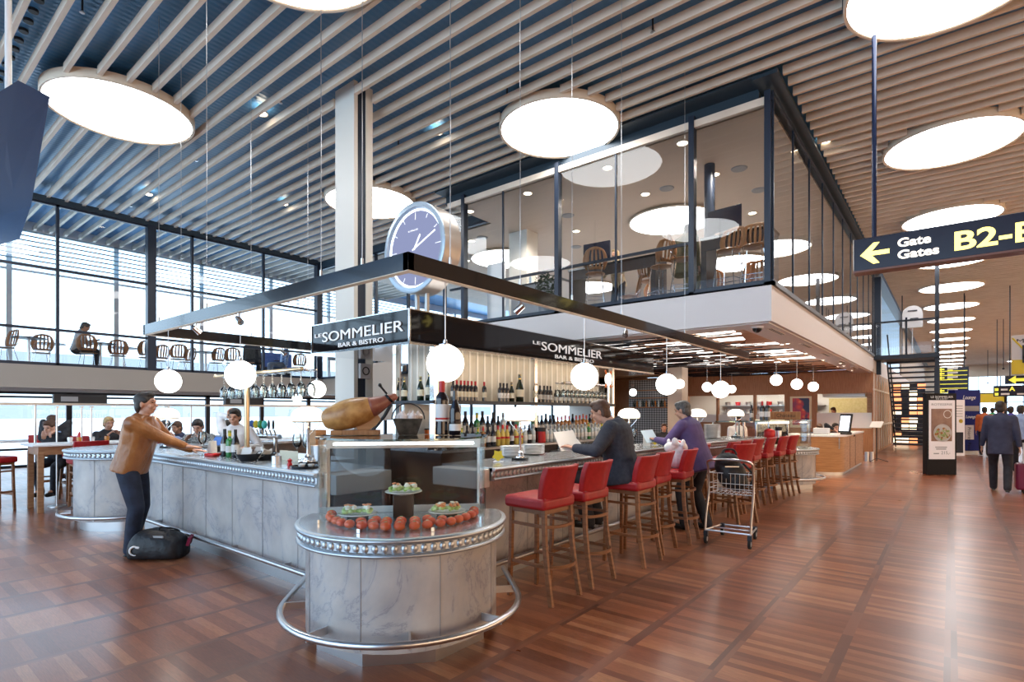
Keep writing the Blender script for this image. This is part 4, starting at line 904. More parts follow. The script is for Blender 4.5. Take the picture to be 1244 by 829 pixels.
simple('red_pepper_mill', MB().lathe([(.0001, 0), (.02, 0), (.024, .02), (.014, .04), (.022, .06), (.0001, .075)], n=16), 'red_plastic', 'small red mill next to the black tray', 'mill', onl(352, 2.56))
tr = thing('tray', 'round black tray with small white dishes below the lamp near the ham', 'tray', onl(371, 2.6)); MB().lathe([(.0001, 0), (.12, 0), (.125, .02), (.12, .02), (.115, .006), (.0001, .006)], n=32).build('tray_dish', 'black_gloss', tr)
v = onl(371, 2.6); 
for i, (dx, dy) in enumerate(((-.05, .0), (.04, .03), (.02, -.05))): simple('dish', MB().lathe([(.0001, 0), (.018, 0), (.03, .025), (.027, .025), (.0001, .006)], n=16), 'porcelain', ('window-side', 'lamp-side', 'front')+() if False else ('small white dish on the black tray, window side', 'small white dish on the black tray, lamp side', 'small white dish on the black tray, front edge')[i], 'dish', (v.x+dx, v.y+dy, v.z+.007))
ib = thing('ice_bucket', 'dull steel ice bucket with a wooden box behind it, left of the ham', 'bucket', onl(389, 2.9, 1.05)); MB().lathe([(.0001, 0), (.075, 0), (.09, .17), (.086, .17), (.072, .005), (.0001, .005)], n=28).build('bucket', 'steel', ib)
simple('wooden_box', MB().box((-.06, -.06, 0), (.06, .06, .31)), 'oak', 'small wooden box rising behind the ice bucket', 'box', onl(386, 3.05, 1.05), bevel=.004)
# beer taps on the inner worktop
iw = thing('inner_worktop', 'steel inner work counter carrying the beer taps', 'counter', (0, 0, 0)); MB().box((-7.6, 3.75, .86), (-5.9, 4.2, .95)).build('worktop', 'steel', iw); MB().box((-7.6, 3.78, 0), (-5.9, 4.18, .86)).build('carcass', 'dark_wood', iw)
bt = thing('beer_tap_tower', 'chrome beer tap tower with coloured round badges behind the napkin baskets', 'beer tap', (at(322, 520, y=3.95).x, 3.95, .95))
MB().cyl((-.3, 0, 0), (-.3, 0, .24), .03).cyl((.3, 0, 0), (.3, 0, .24), .03).cyl((-.42, 0, .24), (.42, 0, .24), .035).build('pipe', 'chrome', bt)
mat('badge_blue', (.05, .15, .5), .3); mat('badge_teal', (.05, .45, .4), .3)
for k, mm in enumerate(('green_glass', 'badge_blue', 'yellow', 'green_glass', 'badge_teal', 'black', 'black')):
    x = -.38+k*.125; h = MB().cyl((x, -.02, .24), (x, -.06, .34), .012).build('tap_handle', 'chrome', bt)
    MB().sph((x, -.07, .41), (.04, .018, .06) if k < 5 else (.018, .018, .07), 16, 10, Matrix.Rotation(.95, 3, 'Z')).build('badge', mm, h)
rg = thing('cash_register', 'small blue-screened till terminal beside the seated woman', 'till', (at(263, 520, y=3.0).x, 3.02, 1.055), .2); MB().bbox((0, 0, .03), (.16, .14, .06)).build('till_base', 'black', rg, bevel=.005); MB().bbox((0, .0, .12), (.16, .02, .11), R=Euler((-.4, 0, 0)).to_matrix()).build('screen', 'badge_blue', rg)
# ================================================================ PEOPLE
noisy('skin', (.50, .26, .17), (.58, .32, .22), 4, .5); noisy('skin_dark', (.34, .17, .1), (.42, .22, .14), 4, .5)
noisy('hair_dark', (.012, .009, .008), (.04, .028, .02), 40, .5, (1, 1, 5), bump=.4); noisy('hair_brown', (.05, .022, .012), (.11, .05, .028), 40, .5, (1, 1, 5), bump=.4); noisy('hair_grey', (.04, .036, .034), (.12, .11, .105), 40, .5, bump=.3); noisy('hair_blond', (.4, .25, .1), (.55, .38, .18), 40, .5)
noisy('leather_tan', (.27, .10, .028), (.42, .18, .06), 7, .33, (1, 1, .6), bump=1, bdist=.04, coat=.15); noisy('denim', (.006, .010, .024), (.013, .022, .05), 12, .7, bump=.4, bdist=.01)
noisy('suit', (.022, .027, .042), (.035, .04, .058), 30, .8, bump=.3, bdist=.008); noisy('purple', (.06, .036, .125), (.09, .055, .17), 7, .6, bump=.5, bdist=.012); noisy('trouser_dark', (.012, .013, .02), (.025, .026, .035), 10, .8)
noisy('shirt_blue', (.22, .3, .5), (.3, .4, .6), 10, .7); noisy('shirt_grey', (.2, .23, .3), (.27, .3, .38), 10, .7); noisy('shirt_white', (.7, .7, .72), (.8, .8, .82), 10, .7); noisy('knit_black', (.012, .012, .016), (.03, .03, .035), 20, .8); noisy('pattern_grey', (.05, .05, .05), (.45, .45, .42), 60, .8, lo=.45, hi=.55); noisy('olive', (.1, .09, .04), (.15, .13, .07), 10, .8); noisy('blouse', (.3, .22, .12), (.6, .5, .35), 60, .7, lo=.45, hi=.55)
mat('shoe', (.015, .013, .012), .4); mat('eye_dark', (.02, .015, .012), .2); mat('lip', (.42, .14, .11), .5); mat('brow', (.03, .02, .015), .7)
def ik(a, b, l1, l2, hint):
    a, b, hint = Vector(a), Vector(b), Vector(hint); d = b-a; L = min(d.length, (l1+l2)*.999); d = d.normalized(); b = a+d*L
    x = (l1*l1-l2*l2+L*L)/(2*L); h = math.sqrt(max(0, l1*l1-x*x)); n = (hint-d*hint.dot(d)).normalized(); return a+d*x+n*h, b
def remeshed(mb, name, m, parent, voxel, smooth=3, ins=0):
    o = mb.build(name, m, parent, smooth=180)
    r = o.modifiers.new('r', 'REMESH'); r.mode = 'VOXEL'; r.voxel_size = voxel; r.use_smooth_shade = True
    if smooth: s_ = o.modifiers.new('s', 'SMOOTH'); s_.iterations = smooth; s_.factor = .6
    C.view_layer.update(); dg = C.evaluated_depsgraph_get(); me = bpy.data.meshes.new_from_object(o.evaluated_get(dg)); o.modifiers.clear(); old = o.data; o.data = me; bpy.data.meshes.remove(old)
    me.materials.clear(); me.materials.append(MT[m]); return o
def hand(mb, wrist, d, palm_n, thumb_side, curl=.25, s=1.0):
    """palm, four fingers of different lengths and a thumb leaving the side of the palm; d = towards the fingers"""
    d = Vector(d).normalized(); n = Vector(palm_n); n = (n-d*n.dot(d)).normalized(); t = Vector(thumb_side); t = (t-d*t.dot(d)-n*t.dot(n)).normalized(); w_ = Vector(wrist)
    for u in (-.028, -.01, .01, .028): mb.cone(w_+t*u*.6*s+d*.01*s, .014*s, w_+d*.085*s+t*u*s, .0125*s, 8)
    for u, L in ((.030, .072), (.0105, .082), (-.0100, .076), (-.029, .060)):
        p = w_+d*.088*s+t*u*s; dd = d.copy(); dd = (dd+t*u*1.6).normalized(); r = .0088*s; k = curl
        for f in (.45, .32, .23):
            dd = (dd*math.cos(k)+n*math.sin(k)).normalized(); q = p+dd*L*f*s; mb.cone(p, r, q, r*.9, 8); p = q; r *= .9
    p = w_+d*.025*s+t*.03*s; dd = (d*.72+t*.65+n*.25).normalized()
    for f in (.038, .030, .024): q = p+dd*f*s; mb.cone(p, .0115*s, q, .0098*s, 8); p = q; dd = (dd+d*.35).normalized()
def person(label, loc, rz, P0=None, lean=5, twist=0, head=(0, 0), hands=(None, None), feet=None, top='suit', legs='trouser_dark', hair='hair_dark', skin='skin', h=1.75, vox=.012, hem=.10, open_collar=False, group=None, grip=(.25, .25), long_hair=False, legs_on=True, hand_dir=None, side=0, sleeve=True, collar=True, bulk=1.0, neckf=0, flare=0):
    k = h/1.75
    if P0 is None: P0 = (0, 0, .975*k)
    t = thing('person', label, 'person', loc, rz, group)
    P0 = Vector(P0); la = math.radians(lean); sd = math.radians(side); up = Vector((math.sin(sd), math.sin(la), math.cos(la))).normalized(); tw = math.radians(twist)
    rt_ = Vector((math.cos(tw), -math.sin(tw), 0)); fw_ = up.cross(rt_)*-1; fw_ = rt_.cross(up)*-1 if False else up.cross(rt_)
    fw_ = Vector((rt_.y*-1, rt_.x, 0)); fw_ = (fw_-up*fw_.dot(up)).normalized(); rt_ = fw_.cross(up)
    waist = P0+up*.16*k; chest = P0+up*.34*k; neck = P0+up*.51*k; sh = [neck-up*.078*k+rt_*s*.175*k for s in (-1, 1)]
    yaw, pitch = math.radians(head[0]), math.radians(head[1])
    hup = (up*.55+Vector((0, 0, .75))).normalized(); hf = Vector((rt_.x*math.sin(yaw)+fw_.x*math.cos(yaw), rt_.y*math.sin(yaw)+fw_.y*math.cos(yaw), 0)).normalized()
    hfw = (hf*math.cos(pitch)+Vector((0, 0, math.sin(pitch)))).normalized(); hrt = hfw.cross(hup).normalized(); hup = hrt.cross(hfw)
    hc = neck+hup*.128*k+hfw*(.025+neckf)*k; HR = Matrix((hrt, hfw, hup)).transposed()
    hp = lambda x, y, z: hc+HR @ (Vector((x, y, z))*k)
    body = MB(); B = body
    # head
    B.sph(hp(0, -.012, .028), (.074*k, .092*k, .088*k), 20, 14, HR); B.sph(hp(0, .018, -.045), (.056*k, .062*k, .066*k), 16, 12, HR); B.sph(hp(0, .048, -.083), (.026*k, .022*k, .02*k), 12, 8, HR)
    B.cone(hp(0, .076, .012), .010*k, hp(0, .102, -.022), .0135*k, 8); B.sph(hp(0, .075, .03), (.05*k, .016*k, .014*k), 12, 8, HR)
    for s in (-1, 1): B.sph(hp(s*.076, -.012, -.006), (.010*k, .018*k, .032*k), 10, 8, HR); B.sph(hp(s*.035, .055, -.03), (.026*k, .024*k, .026*k), 10, 8, HR)
    B.sph(hp(0, .078, -.055), (.024*k, .012*k, .010*k), 10, 6, HR)
    B.cone(neck-up*.03*k, .058*k, hp(0, -.02, -.07), .052*k, 14)
    top_mb = MB(); T_ = top_mb; leg_mb = MB()
    TR = Matrix((rt_, fw_, up)).transposed()
    def loft(M_, rows):      # rows: (distance up the spine, half width, half depth, forward shift)
        n = 20; vs_ = []; fs = []
        for z, a_, b_, f_ in rows:
            c_ = P0+up*z*k+fw_*f_*k
            for q in range(n):
                an_ = 2*PI*q/n; ca, sa = math.cos(an_), math.sin(an_); ex = .8
                vs_.append(c_+rt_*(a_*k*bulk*math.copysign(abs(ca)**ex, ca))+fw_*(b_*k*bulk*math.copysign(abs(sa)**ex, sa)))
        m_ = len(rows)
        for j_ in range(m_-1):
            for q in range(n): fs.append((j_*n+q, j_*n+(q+1) % n, (j_+1)*n+(q+1) % n, (j_+1)*n+q))
        fs += [tuple(range(n))[::-1], tuple(range((m_-1)*n, m_*n))]; M_.add(vs_, fs)
    loft(B, [(-.08, .13, .09, 0), (.05, .14, .09, 0), (.2, .125, .085, .01), (.34, .145, .10, .01), (.44, .14, .085, .0), (.5, .06, .05, 0)])
    lo_ = -.02-hem
    loft(T_, [(lo_, .178+flare, .125+flare, 0), (lo_+.05, .176+flare, .126+flare, 0), (.08, .168, .124, .008), (.2, .164, .122, .012), (.32, .178, .13, .012), (.41, .184, .12, .002), (.455, .165, .10, -.004), (.49, .115, .078, -.008), (.53, .07, .066, -.008)])
    T_.cone(sh[0]+rt_*.03*k, .062*k, sh[1]-rt_*.03*k, .062*k, 14)
    wr = []
    for i, s in enumerate((-1, 1)):
        tgt = hands[i]; tgt = Vector(tgt) if tgt else sh[i]+Vector((0, .04, -.55*k))+rt_*s*.06; hint = (rt_*s*.7-up*.8-fw_*.5)
        el, w_ = ik(sh[i], tgt, .285*k, .255*k, hint); wr.append(w_); d = (w_-el).normalized()
        B.cone(sh[i], .044*k, el, .034*k); B.cone(el, .034*k, w_, .024*k, 10)
        T_.cone(sh[i], .070*k*bulk, sh[i]*.5+el*.5, .062*k*bulk); T_.cone(sh[i]*.5+el*.5, .062*k*bulk, el, .053*k*bulk)
        if sleeve: T_.cone(el, .053*k*bulk, w_-d*.03, .038*k*bulk)
        hd = Vector(hand_dir[i]) if hand_dir and hand_dir[i] else d
        hand(B, w_, hd, (0, 0, -1) if abs(hd.z) < .8 else -rt_*s, -rt_*s if abs(hd.z) < .8 else fw_, grip[i], k)
    if feet is None: feet = ((-.11, 0, .085), (.11, 0, .085))
    if legs_on:
        for i, s in enumerate((-1, 1)):
            hp_ = P0+rt_*s*.088*k-Vector((0, 0, .02)); kn, an = ik(hp_, feet[i], .445*k, .43*k, (rt_*s*.12+fw_)); 
            B.cone(hp_, .075*k, kn, .05*k); B.cone(kn, .05*k, an, .032*k)
            L_ = leg_mb; L_.cone(hp_, .092*k*bulk, hp_*.5+kn*.5, .083*k*bulk, 14); L_.cone(hp_*.5+kn*.5, .083*k*bulk, kn, .068*k*bulk, 14); L_.cone(kn, .068*k*bulk, kn*.6+an*.4, .066*k*bulk, 12); L_.cone(kn*.6+an*.4, .066*k*bulk, an+Vector((0, 0, -.02)), .056*k*bulk, 12)
            f2 = Vector((fw_.x, fw_.y, 0)).normalized(); fr_ = Vector((f2.y, -f2.x, 0)); FR = Matrix((fr_, f2, Vector((0, 0, 1)))).transposed()
            B.cone(an, .03*k, an+f2*.1, .025*k, 8)
            m_ = MB(); c_ = Vector((an.x, an.y, an.z)); m_.sph(c_+f2*.11*k+Vector((0, 0, -.045)), (.046*k, .095*k, .036*k), 14, 8, FR); m_.sph(c_-f2*.0+Vector((0, 0, -.035)), (.038*k, .055*k, .048*k), 14, 8, FR); m_.bbox(c_+f2*.055*k+Vector((0, 0, -.078)), (.07*k, .24*k, .014), R=FR)
            remeshed(m_, 'shoe', 'shoe', t, max(.008, vox), 2)
        leg_mb.sph(P0+up*.02*k, (.158*k*bulk, .112*k*bulk, .125*k), 18, 12, TR)
        remeshed(leg_mb, 'trousers', legs, t, vox, 4)
    bo = remeshed(B, 'body', skin, t, min(vox, .0062) if vox < .011 else vox*.8, 1 if vox < .011 else 2)
    if collar:
        for s in (-1, 1): T_.cone(neck+rt_*s*.05*k+fw_*.02*k-up*.02*k, .024*k, neck-fw_*.055*k+up*.03*k, .022*k, 8)
    remeshed(T_, 'jacket' if top in ('leather_tan', 'suit') else 'shirt', top, t, vox, 4)
    H_ = MB(); H_.sph(hp(0, -.024, .045), (.084*k, .098*k, .088*k), 20, 14, HR)
    H_.sph(hp(0, .03, .095), (.062*k, .055*k, .034*k), 14, 10, HR); H_.sph(hp(0, -.068, -.02), (.068*k, .044*k, .085*k), 14, 10, HR)
    for s in (-1, 1): H_.sph(hp(s*.069, -.008, .042), (.014*k, .058*k, .034*k), 10, 8, HR); H_.sph(hp(s*.066, -.045, -.01), (.018*k, .03*k, .055*k), 10, 8, HR)
    if long_hair: H_.sph(hp(0, -.055, -.06), (.09*k, .06*k, .13*k), 14, 10, HR); H_.sph(hp(.06, -.01, -.04), (.028*k, .04*k, .1*k), 10, 8, HR); H_.sph(hp(-.06, -.01, -.04), (.028*k, .04*k, .1*k), 10, 8, HR)
    ho = remeshed(H_, 'hair', hair, t, max(.007, vox*.8), 1)
    if vox < .017:
        for s in (-1, 1):
            MB().sph(hp(s*.031, .0745, .012), (.012*k, .006*k, .0055*k), 12, 8, HR).build('eye', 'eye_dark', bo)
            MB().sph(hp(s*.031, .082, .035), (.02*k, .007*k, .004*k), 10, 6, HR).build('eyebrow', 'brow', bo)
        MB().sph(hp(0, .0865, -.056), (.022*k, .005*k, .0035*k), 12, 6, HR).build('mouth', 'lip', bo)
    return t, wr, neck, hc
V = Vector
# local +y is where the person faces; rz turns +y into the world direction
def face(dx, dy): return math.atan2(-dx, dy)
# 1 the man in the tan leather jacket, both hands on the counter
def loc_in(t_loc, rz, wpt):
    M_ = Matrix.Rotation(-rz, 3, 'Z'); return tuple(M_ @ (V(wpt)-V(t_loc)))
L1 = V((-6.91, 2.04, 0)); r1 = face(.74, .67)
person('man in tan leather jacket and dark jeans standing with hands on the bar counter', L1, r1, P0=(0, -.02, .99), lean=15, bulk=1.16, head=(-4, 2), hands=(loc_in(L1, r1, (-6.86, 2.62, 1.10)), loc_in(L1, r1, (-6.56, 2.56, 1.10))),
       feet=((-.11, -.10, .09), (.10, .03, .09)), top='leather_tan', legs='denim', hair='hair_dark', h=1.80, vox=.0105, hem=.07, grip=(.08, .08), hand_dir=((0.15, 1, -.05), (.1, 1, -.05)))
# 2 the man in the dark suit, seated on the third stool, reading
L2 = V((-2.66, 5.2, 0)); r2 = face(-1, -.22)
_, wr2, _, _ = person('man in dark grey suit seated on a red stool reading white papers at the bar', L2, r2, P0=(0, .02, .93), lean=11, bulk=1.28, neckf=.09, head=(-6, -16), hands=(loc_in(L2, r2, (-3.04, 4.80, 1.17)), loc_in(L2, r2, (-3.04, 5.08, 1.16))),
       feet=((-.12, .36, .40), (.12, .34, .40)), top='suit', legs='trouser_dark', hair='hair_brown', h=1.80, vox=.0105, hem=.10, flare=.03, grip=(.5, .5), hand_dir=((.1, .9, .25), (-.1, .9, .2)))
pp = thing('paper_sheet', 'white papers held by the man in the dark suit', 'paper', (-3.16, 4.88, 1.22), 0)
MB().bbox((0, -.02, .02), (.24, .24, .002), R=Euler((.15, .95, -.35)).to_matrix()).build('sheet', 'paper', pp); MB().bbox((0, .14, -.0), (.22, .2, .002), R=Euler((.05, .8, .2)).to_matrix()).build('sheet', 'paper', pp)
# 3 the man in purple standing at the bar
L3 = V((-2.72, 7.1, 0)); r3 = face(-1, .10)
person('man in purple shirt and dark trousers standing bent over the bar with a leaflet', L3, r3, P0=(0, -.16, .95), lean=20, bulk=1.12, head=(-4, -14), hands=(loc_in(L3, r3, (-3.12, 6.98, 1.17)), loc_in(L3, r3, (-3.10, 7.24, 1.15))),
       feet=((-.12, -.02, .09), (.12, -.22, .09)), top='purple', legs='trouser_dark', hair='hair_grey', skin='skin', h=1.78, vox=.0115, hem=.16, grip=(.5, .3))
lf = thing('leaflet', 'pale blue leaflet in the hands of the man in purple', 'leaflet', (-3.22, 7.02, 1.21)); MB().bbox((0, 0, 0), (.2, .22, .003), R=Euler((.1, .95, -.3)).to_matrix()).build('sheet', 'leaf_blue', lf) if mat('leaf_blue', (.55, .68, .8), .5) else None
# 4 walker seen from behind, and passers further on
person('person in dark coat walking away along the corridor beside the blue signs', V((.74, 14.0, 0)), face(.05, 1), P0=(0, 0, .97), bulk=1.05, lean=3, head=(6, -4), feet=((-.10, .22, .10), (.10, -.22, .12)), hands=((-.28, .1, .80), (.28, -.05, .8)), top='knit_navy' if noisy('knit_navy', (.03, .035, .07), (.05, .055, .1), 8, .8) else '', legs='trouser_dark', hair='hair_dark', h=1.78, vox=.014, hem=.22)
bg_ = MB().bbox((0, 0, .2), (.22, .40, .34)); 
sc1 = thing('suitcase', 'dark red wheeled suitcase beside the walking person in the dark coat', 'suitcase', (1.08, 14.2, 0)); MB().bbox((0, 0, .31), (.24, .36, .5)).build('shell', 'maroon', sc1, bevel=.04, seg=3) if mat('maroon', (.2, .01, .04), .4) else None
for s in (-1, 1):
    MB().cyl((-.02, s*.13, .03), (.02, s*.13, .03), .03).build('wheel', 'rubber', sc1); MB().cyl((0, s*.08, .56), (0, s*.08, .95), .008).build('handle_tube', 'steel', sc1)
for (px, d, lab, tp, dx) in ((1196, 19, 'person in orange-red top far down the corridor', 'orange_cloth', .1), (1206, 24, 'person in green top far down the corridor', 'green_cloth', -.1), (1228, 17, 'person in violet-blue jacket at the far right of the corridor', 'violet_cloth', 0), (1240, 13.5, 'person in pale blue shirt cut by the picture edge', 'shirt_blue', .1), (1186, 30, 'person in dark clothes furthest down the corridor', 'knit_black', 0)):
    if tp not in MT: noisy(tp, *{'orange_cloth': ((.5, .1, .03), (.6, .16, .05)), 'green_cloth': ((.05, .35, .15), (.08, .45, .2)), 'violet_cloth': ((.06, .05, .3), (.1, .09, .4))}[tp], 8, .8)
    v = at(px, 520, d=d); person(lab, V((v.x, v.y, 0)), face(dx, 1 if d < 25 else -1), feet=((-.1, .16, .1), (.1, -.16, .1)), top=tp, hair='hair_dark', h=1.72, vox=.022, hem=.1)
# 5 people on the far side of the bar and at the window tables
def sit(label, px, d, fx, fy, zs=.8, **kw):
    v = at(px, 520, d=d); kw.setdefault('vox', .0155); kw.setdefault('hem', .02)
    kw.setdefault('feet', ((-.1, .36, max(.09, zs-.42)), (.1, .36, max(.09, zs-.42)))); return person(label, V((v.x, v.y, 0)), face(fx, fy), P0=(0, 0, zs+.1), **kw)
sit('man in black sweater leaning his face on his hands at the window ledge', 76, 9.6, .7, -.7, .62, lean=30, head=(0, -18), hands=((-.08, .30, 1.22), (.1, .30, 1.20)), top='knit_black', hair='hair_brown', grip=(.9, .9))
sit('man in blue denim shirt seated behind the head-in-hands man', 58, 11.2, -.5, .8, .62, lean=10, top='shirt_blue', hair='hair_brown')
sit('blond woman in black top seated at the window ledge', 128, 10.2, .9, .1, .60, lean=12, head=(0, -8), hands=((-.1, .36, 1.12), (.1, .36, 1.12)), top='knit_black', hair='hair_blond')
sit('man in pale blue shirt seen from behind, seated past the leather-jacketed man', 199, 9.2, -.8, .55, .52, lean=8, top='shirt_blue', hair='hair_dark', h=1.8)
sit('man in navy jacket seated between the pale shirt and the patterned top', 224, 10.8, .4, -.8, .52, lean=16, head=(0, -12), hands=((-.1, .34, 1.05), (.1, .34, 1.05)), top='knit_navy', hair='hair_brown', skin='skin_dark')
sit('dark-haired woman in grey patterned top looking down beyond the counter', 246, 9.15, .75, -.62, .60, lean=16, head=(0, -26), hands=((-.12, .38, 1.10), (.12, .38, 1.10)), top='pattern_grey', hair='hair_dark', vox=.013)
sit('man in grey shirt and dark cap seen from behind near the brass post', 272, 9.4, -.6, .8, .55, lean=12, top='shirt_grey', hair='hair_dark')
v = at(288, 520, d=7.9); _r = face(.75, -.5)
person('barman in white shirt and dark waistcoat holding a phone to his ear', V((v.x, v.y, 0)), _r, P0=(0, 0, .86), lean=14, head=(10, -10), hands=((-.2, .3, 1.05), (.09, .14, 1.47)), top='shirt_white', hair='hair_dark', h=1.72, vox=.0125, hand_dir=(None, (0, .1, 1)), grip=(.3, .7))
v = at(894, 520, d=13.2); person('cook in white jacket behind the far end of the bar', V((v.x, v.y, 0)), face(.6, -.7), P0=(0, 0, .72), lean=10, head=(0, -10), top='shirt_white', hair='hair_dark', h=1.7, vox=.018)
v = at(1014, 520, d=14.6); person('man in black with his chin on his hand sitting behind the wooden host desk', V((v.x-.1, v.y+.25, 0)), face(.55, -.8), P0=(0, 0, .52), lean=18, head=(0, -6), hands=((-.2, .34, 1.02), (.06, .24, 1.06)), top='knit_black', hair='hair_dark', h=1.7, vox=.015)
v = at(1001, 518, d=15.2); person('second person in navy sitting behind the host desk beside the stack of menus', V((v.x-.15, v.y+.2, 0)), face(.2, -.9), P0=(0, 0, .5), lean=15, head=(0, -30), top='knit_navy', hair='hair_brown', h=1.7, vox=.018)
v = at(1017, 500, y=24.4); person('chef in white in the bright kitchen opening', V((v.x, 24.3, 0)), face(-.5, -.8), lean=12, head=(0, -24), hands=((-.2, .4, 1.1), (.2, .4, 1.1)), top='shirt_white', hair='hair_brown', h=1.75, vox=.022)
v = at(806, 525, d=15); person('customer with brown hair low behind the counter past the purple shirt', V((v.x, v.y, 0)), face(.5, -.8), P0=(0, 0, .5), lean=8, top='knit_black', hair='hair_brown', h=1.65, vox=.02)
# ================================================================ TROLLEY AND BAGS
tv = thing('luggage_trolley', 'steel luggage trolley with four wheels parked behind the man in purple', 'trolley', (-1.96, 6.62, 0), math.radians(95))
# local: x across (width .5), +y = handle side away from wheels' toe
T = lambda pts, r, nm='tube_frame', m='steel', p=tv: MB().tube(pts, r, 8).build(nm, m, p)
def bend(pts, n=8):      # Catmull-Rom smoothing
    P_ = [Vector(p) for p in pts]; out = []
    for i in range(len(P_)-1):
        p0, p1, p2, p3 = P_[max(i-1, 0)], P_[i], P_[i+1], P_[min(i+2, len(P_)-1)]
        for q in range(n):
            t = q/n; out.append(.5*((2*p1)+(p2-p0)*t+(2*p0-5*p1+4*p2-p3)*t*t+(3*p1-p0-3*p2+p3)*t**3))
    return out+[P_[-1]]
tv.rotation_euler.z = math.radians(4); tv.location = (-2.02, 6.72, 0)
for s in (-1, 1): T(bend([(s*.25, -.28, .16), (s*.25, -.24, .35), (s*.25, -.12, .65), (s*.25, -.16, .9)]), .013)
T(bend([(-.25, -.16, .9), (-.24, -.2, .955), (-.15, -.24, .985), (0, -.25, .99), (.15, -.24, .985), (.24, -.2, .955), (.25, -.16, .9)]), .014, 'handle_bar')
T([(-.25, -.28, .16), (-.2, .3, .13), (.2, .3, .13), (.25, -.28, .16), (-.25, -.28, .16)], .011, 'base_frame'); T([(-.23, 0, .145), (.23, 0, .145)], .009, 'base_bar')
mb = MB()
for z in (.58, .64, .70, .82): mb.tube([(-.24, -.13, z), (-.22, .12, z), (.22, .12, z), (.24, -.13, z), (-.24, -.13, z)], .004, 6)
for k in range(9): x = -.2+.05*k; mb.tube([(x, -.13, .82), (x, -.13, .58), (x, .12, .58), (x, .12, .82)], .003, 5)
mb.build('wire_basket', 'steel', tv)
for x, y in ((-.24, -.28), (.24, -.28), (-.19, .28), (.19, .28)):
    w_ = MB().cyl((x-.014, y, .055), (x+.014, y, .055), .055, n=20).build('wheel', 'rubber', tv); MB().cyl((x-.016, y, .055), (x+.016, y, .055), .028, n=14).build('hub', 'steel', w_)
    MB().bbox((x, y, .12), (.045, .05, .06)).build('caster_fork', 'dark_steel', tv)
def blob(name, parts, m, parent, vox=.008, sm=6):
    mb = MB()
    for c, r in parts: mb.sph(c, r, 16, 10)
    return remeshed(mb, name, m, parent, vox, sm)
noisy('bag_black', (.006, .006, .008), (.014, .014, .017), 8, .5, bump=.8, bdist=.03)
bp = thing('backpack', 'black backpack lying in the top of the luggage trolley', 'bag', (-2.04, 6.72, .60), .6)
blob('bag_body', [((0, 0, .2), (.17, .13, .18)), ((-.05, .0, .36), (.14, .11, .1)), ((.05, -.06, .12), (.12, .1, .12)), ((-.1, .02, .3), (.09, .1, .12))], 'bag_black', bp)
MB().tube(bend([(-.12, 0, .42), (-.08, 0, .49), (.02, 0, .49), (.06, 0, .43)]), .012, 8).build('handle', 'bag_black', bp); MB().tube(bend([(.1, -.1, .34), (.2, -.14, .2), (.16, -.12, .04)]), .014, 8).build('strap', 'bag_black', bp)
MB().bbox((-.03, -.115, .3), (.16, .01, .012)).build('zip', 'steel', bp)
# plastic bag on the stool back
noisy('plastic_white', (.72, .72, .74), (.85, .85, .87), 12, .3, bump=.9, bdist=.02)
pb = thing('plastic_bag', 'crumpled white plastic bag with red print resting on the fifth red stool', 'bag', (-2.64, 6.52, .852), .4)
blob('bag_film', [((0, 0, .12), (.11, .10, .13)), ((.08, -.05, .3), (.03, .04, .06)), ((-.09, .05, .31), (.025, .05, .05)), ((.03, .08, .29), (.05, .02, .06)), ((-.02, -.07, .33), (.04, .02, .05)), ((.05, .03, .24), (.09, .07, .09)), ((-.07, -.02, .25), (.08, .06, .07)), ((0, 0, .3), (.05, .08, .04))], 'plastic_white', pb, .009, 3)
blob('red_print', [((-.0, 0, .315), (.07, .05, .025)), ((-.03, .04, .30), (.03, .03, .03))], 'red_plastic', pb, .01, 2)
# duffel bag at the feet of the man in leather
dv = at(181, 676, z=0); db = thing('duffel_bag', 'black holdall with pale logo on the floor beside the leather-jacketed man', 'bag', (dv.x+.15, dv.y+.06, 0), math.radians(44))
mb = MB(); pr_ = [(.13, 0), (.165, .03), (.175, .1), (.16, .18), (.12, .235), (.05, .262), (-.05, .262), (-.12, .235), (-.16, .18), (-.175, .1), (-.165, .03), (-.13, 0)]
secs = [(-.27, .55), (-.265, .8), (-.22, 1.03), (-.1, 1.12), (.06, 1.16), (.17, 1.1), (.235, .9), (.25, .6)]; vs_ = []; fs = []; n = len(pr_)
for x, k in secs:
    for u, v in pr_: vs_.append((x+.012*math.sin(9*u+x*20), u*k, .002+v*k*(1-.08*math.sin(x*9))))
for j_ in range(len(secs)-1):
    for q in range(n): fs.append((j_*n+q, j_*n+(q+1) % n, (j_+1)*n+(q+1) % n, (j_+1)*n+q))
fs += [tuple(range(n))[::-1], tuple(range((len(secs)-1)*n, len(secs)*n))]
sub(mb.add(vs_, fs).build('bag_body', 'bag_black', db, smooth=180), 2)
for s in (-1, 1): MB().tube(bend([(-.13, s*.16, .1), (-.13, s*.12, .24), (-.08, s*.04, .30), (.08, s*.04, .30), (.13, s*.12, .24), (.13, s*.16, .1)]), 0, prof=[(-.004, -.015), (.004, -.015), (.004, .015), (-.004, .015)], up=(1, 0, 0)).build('carry_strap', 'black', db)
# curled logo on the side facing the camera (a ring with a head)
lg = [(-.16+.045*math.cos(a), -.183, .115+.045*math.sin(a)) for a in [PI*.15+PI*1.45*k/14 for k in range(15)]]
MB().tube(lg, [.003+.008*math.sin(PI*k/14) for k in range(15)], 8).sph((-.13, -.184, .15), (.022, .005, .012), 10, 6).build('logo', 'white', db)
MB().bbox((.04, -.13, .235), (.13, .02, .05), R=Euler((.9, 0, -.1)).to_matrix()).build('side_label', 'grey', db); MB().bbox((.325, -.06, .19), (.03, .1, .09), R=Euler((.2, .3, .2)).to_matrix()).build('tag', 'maroon', db)

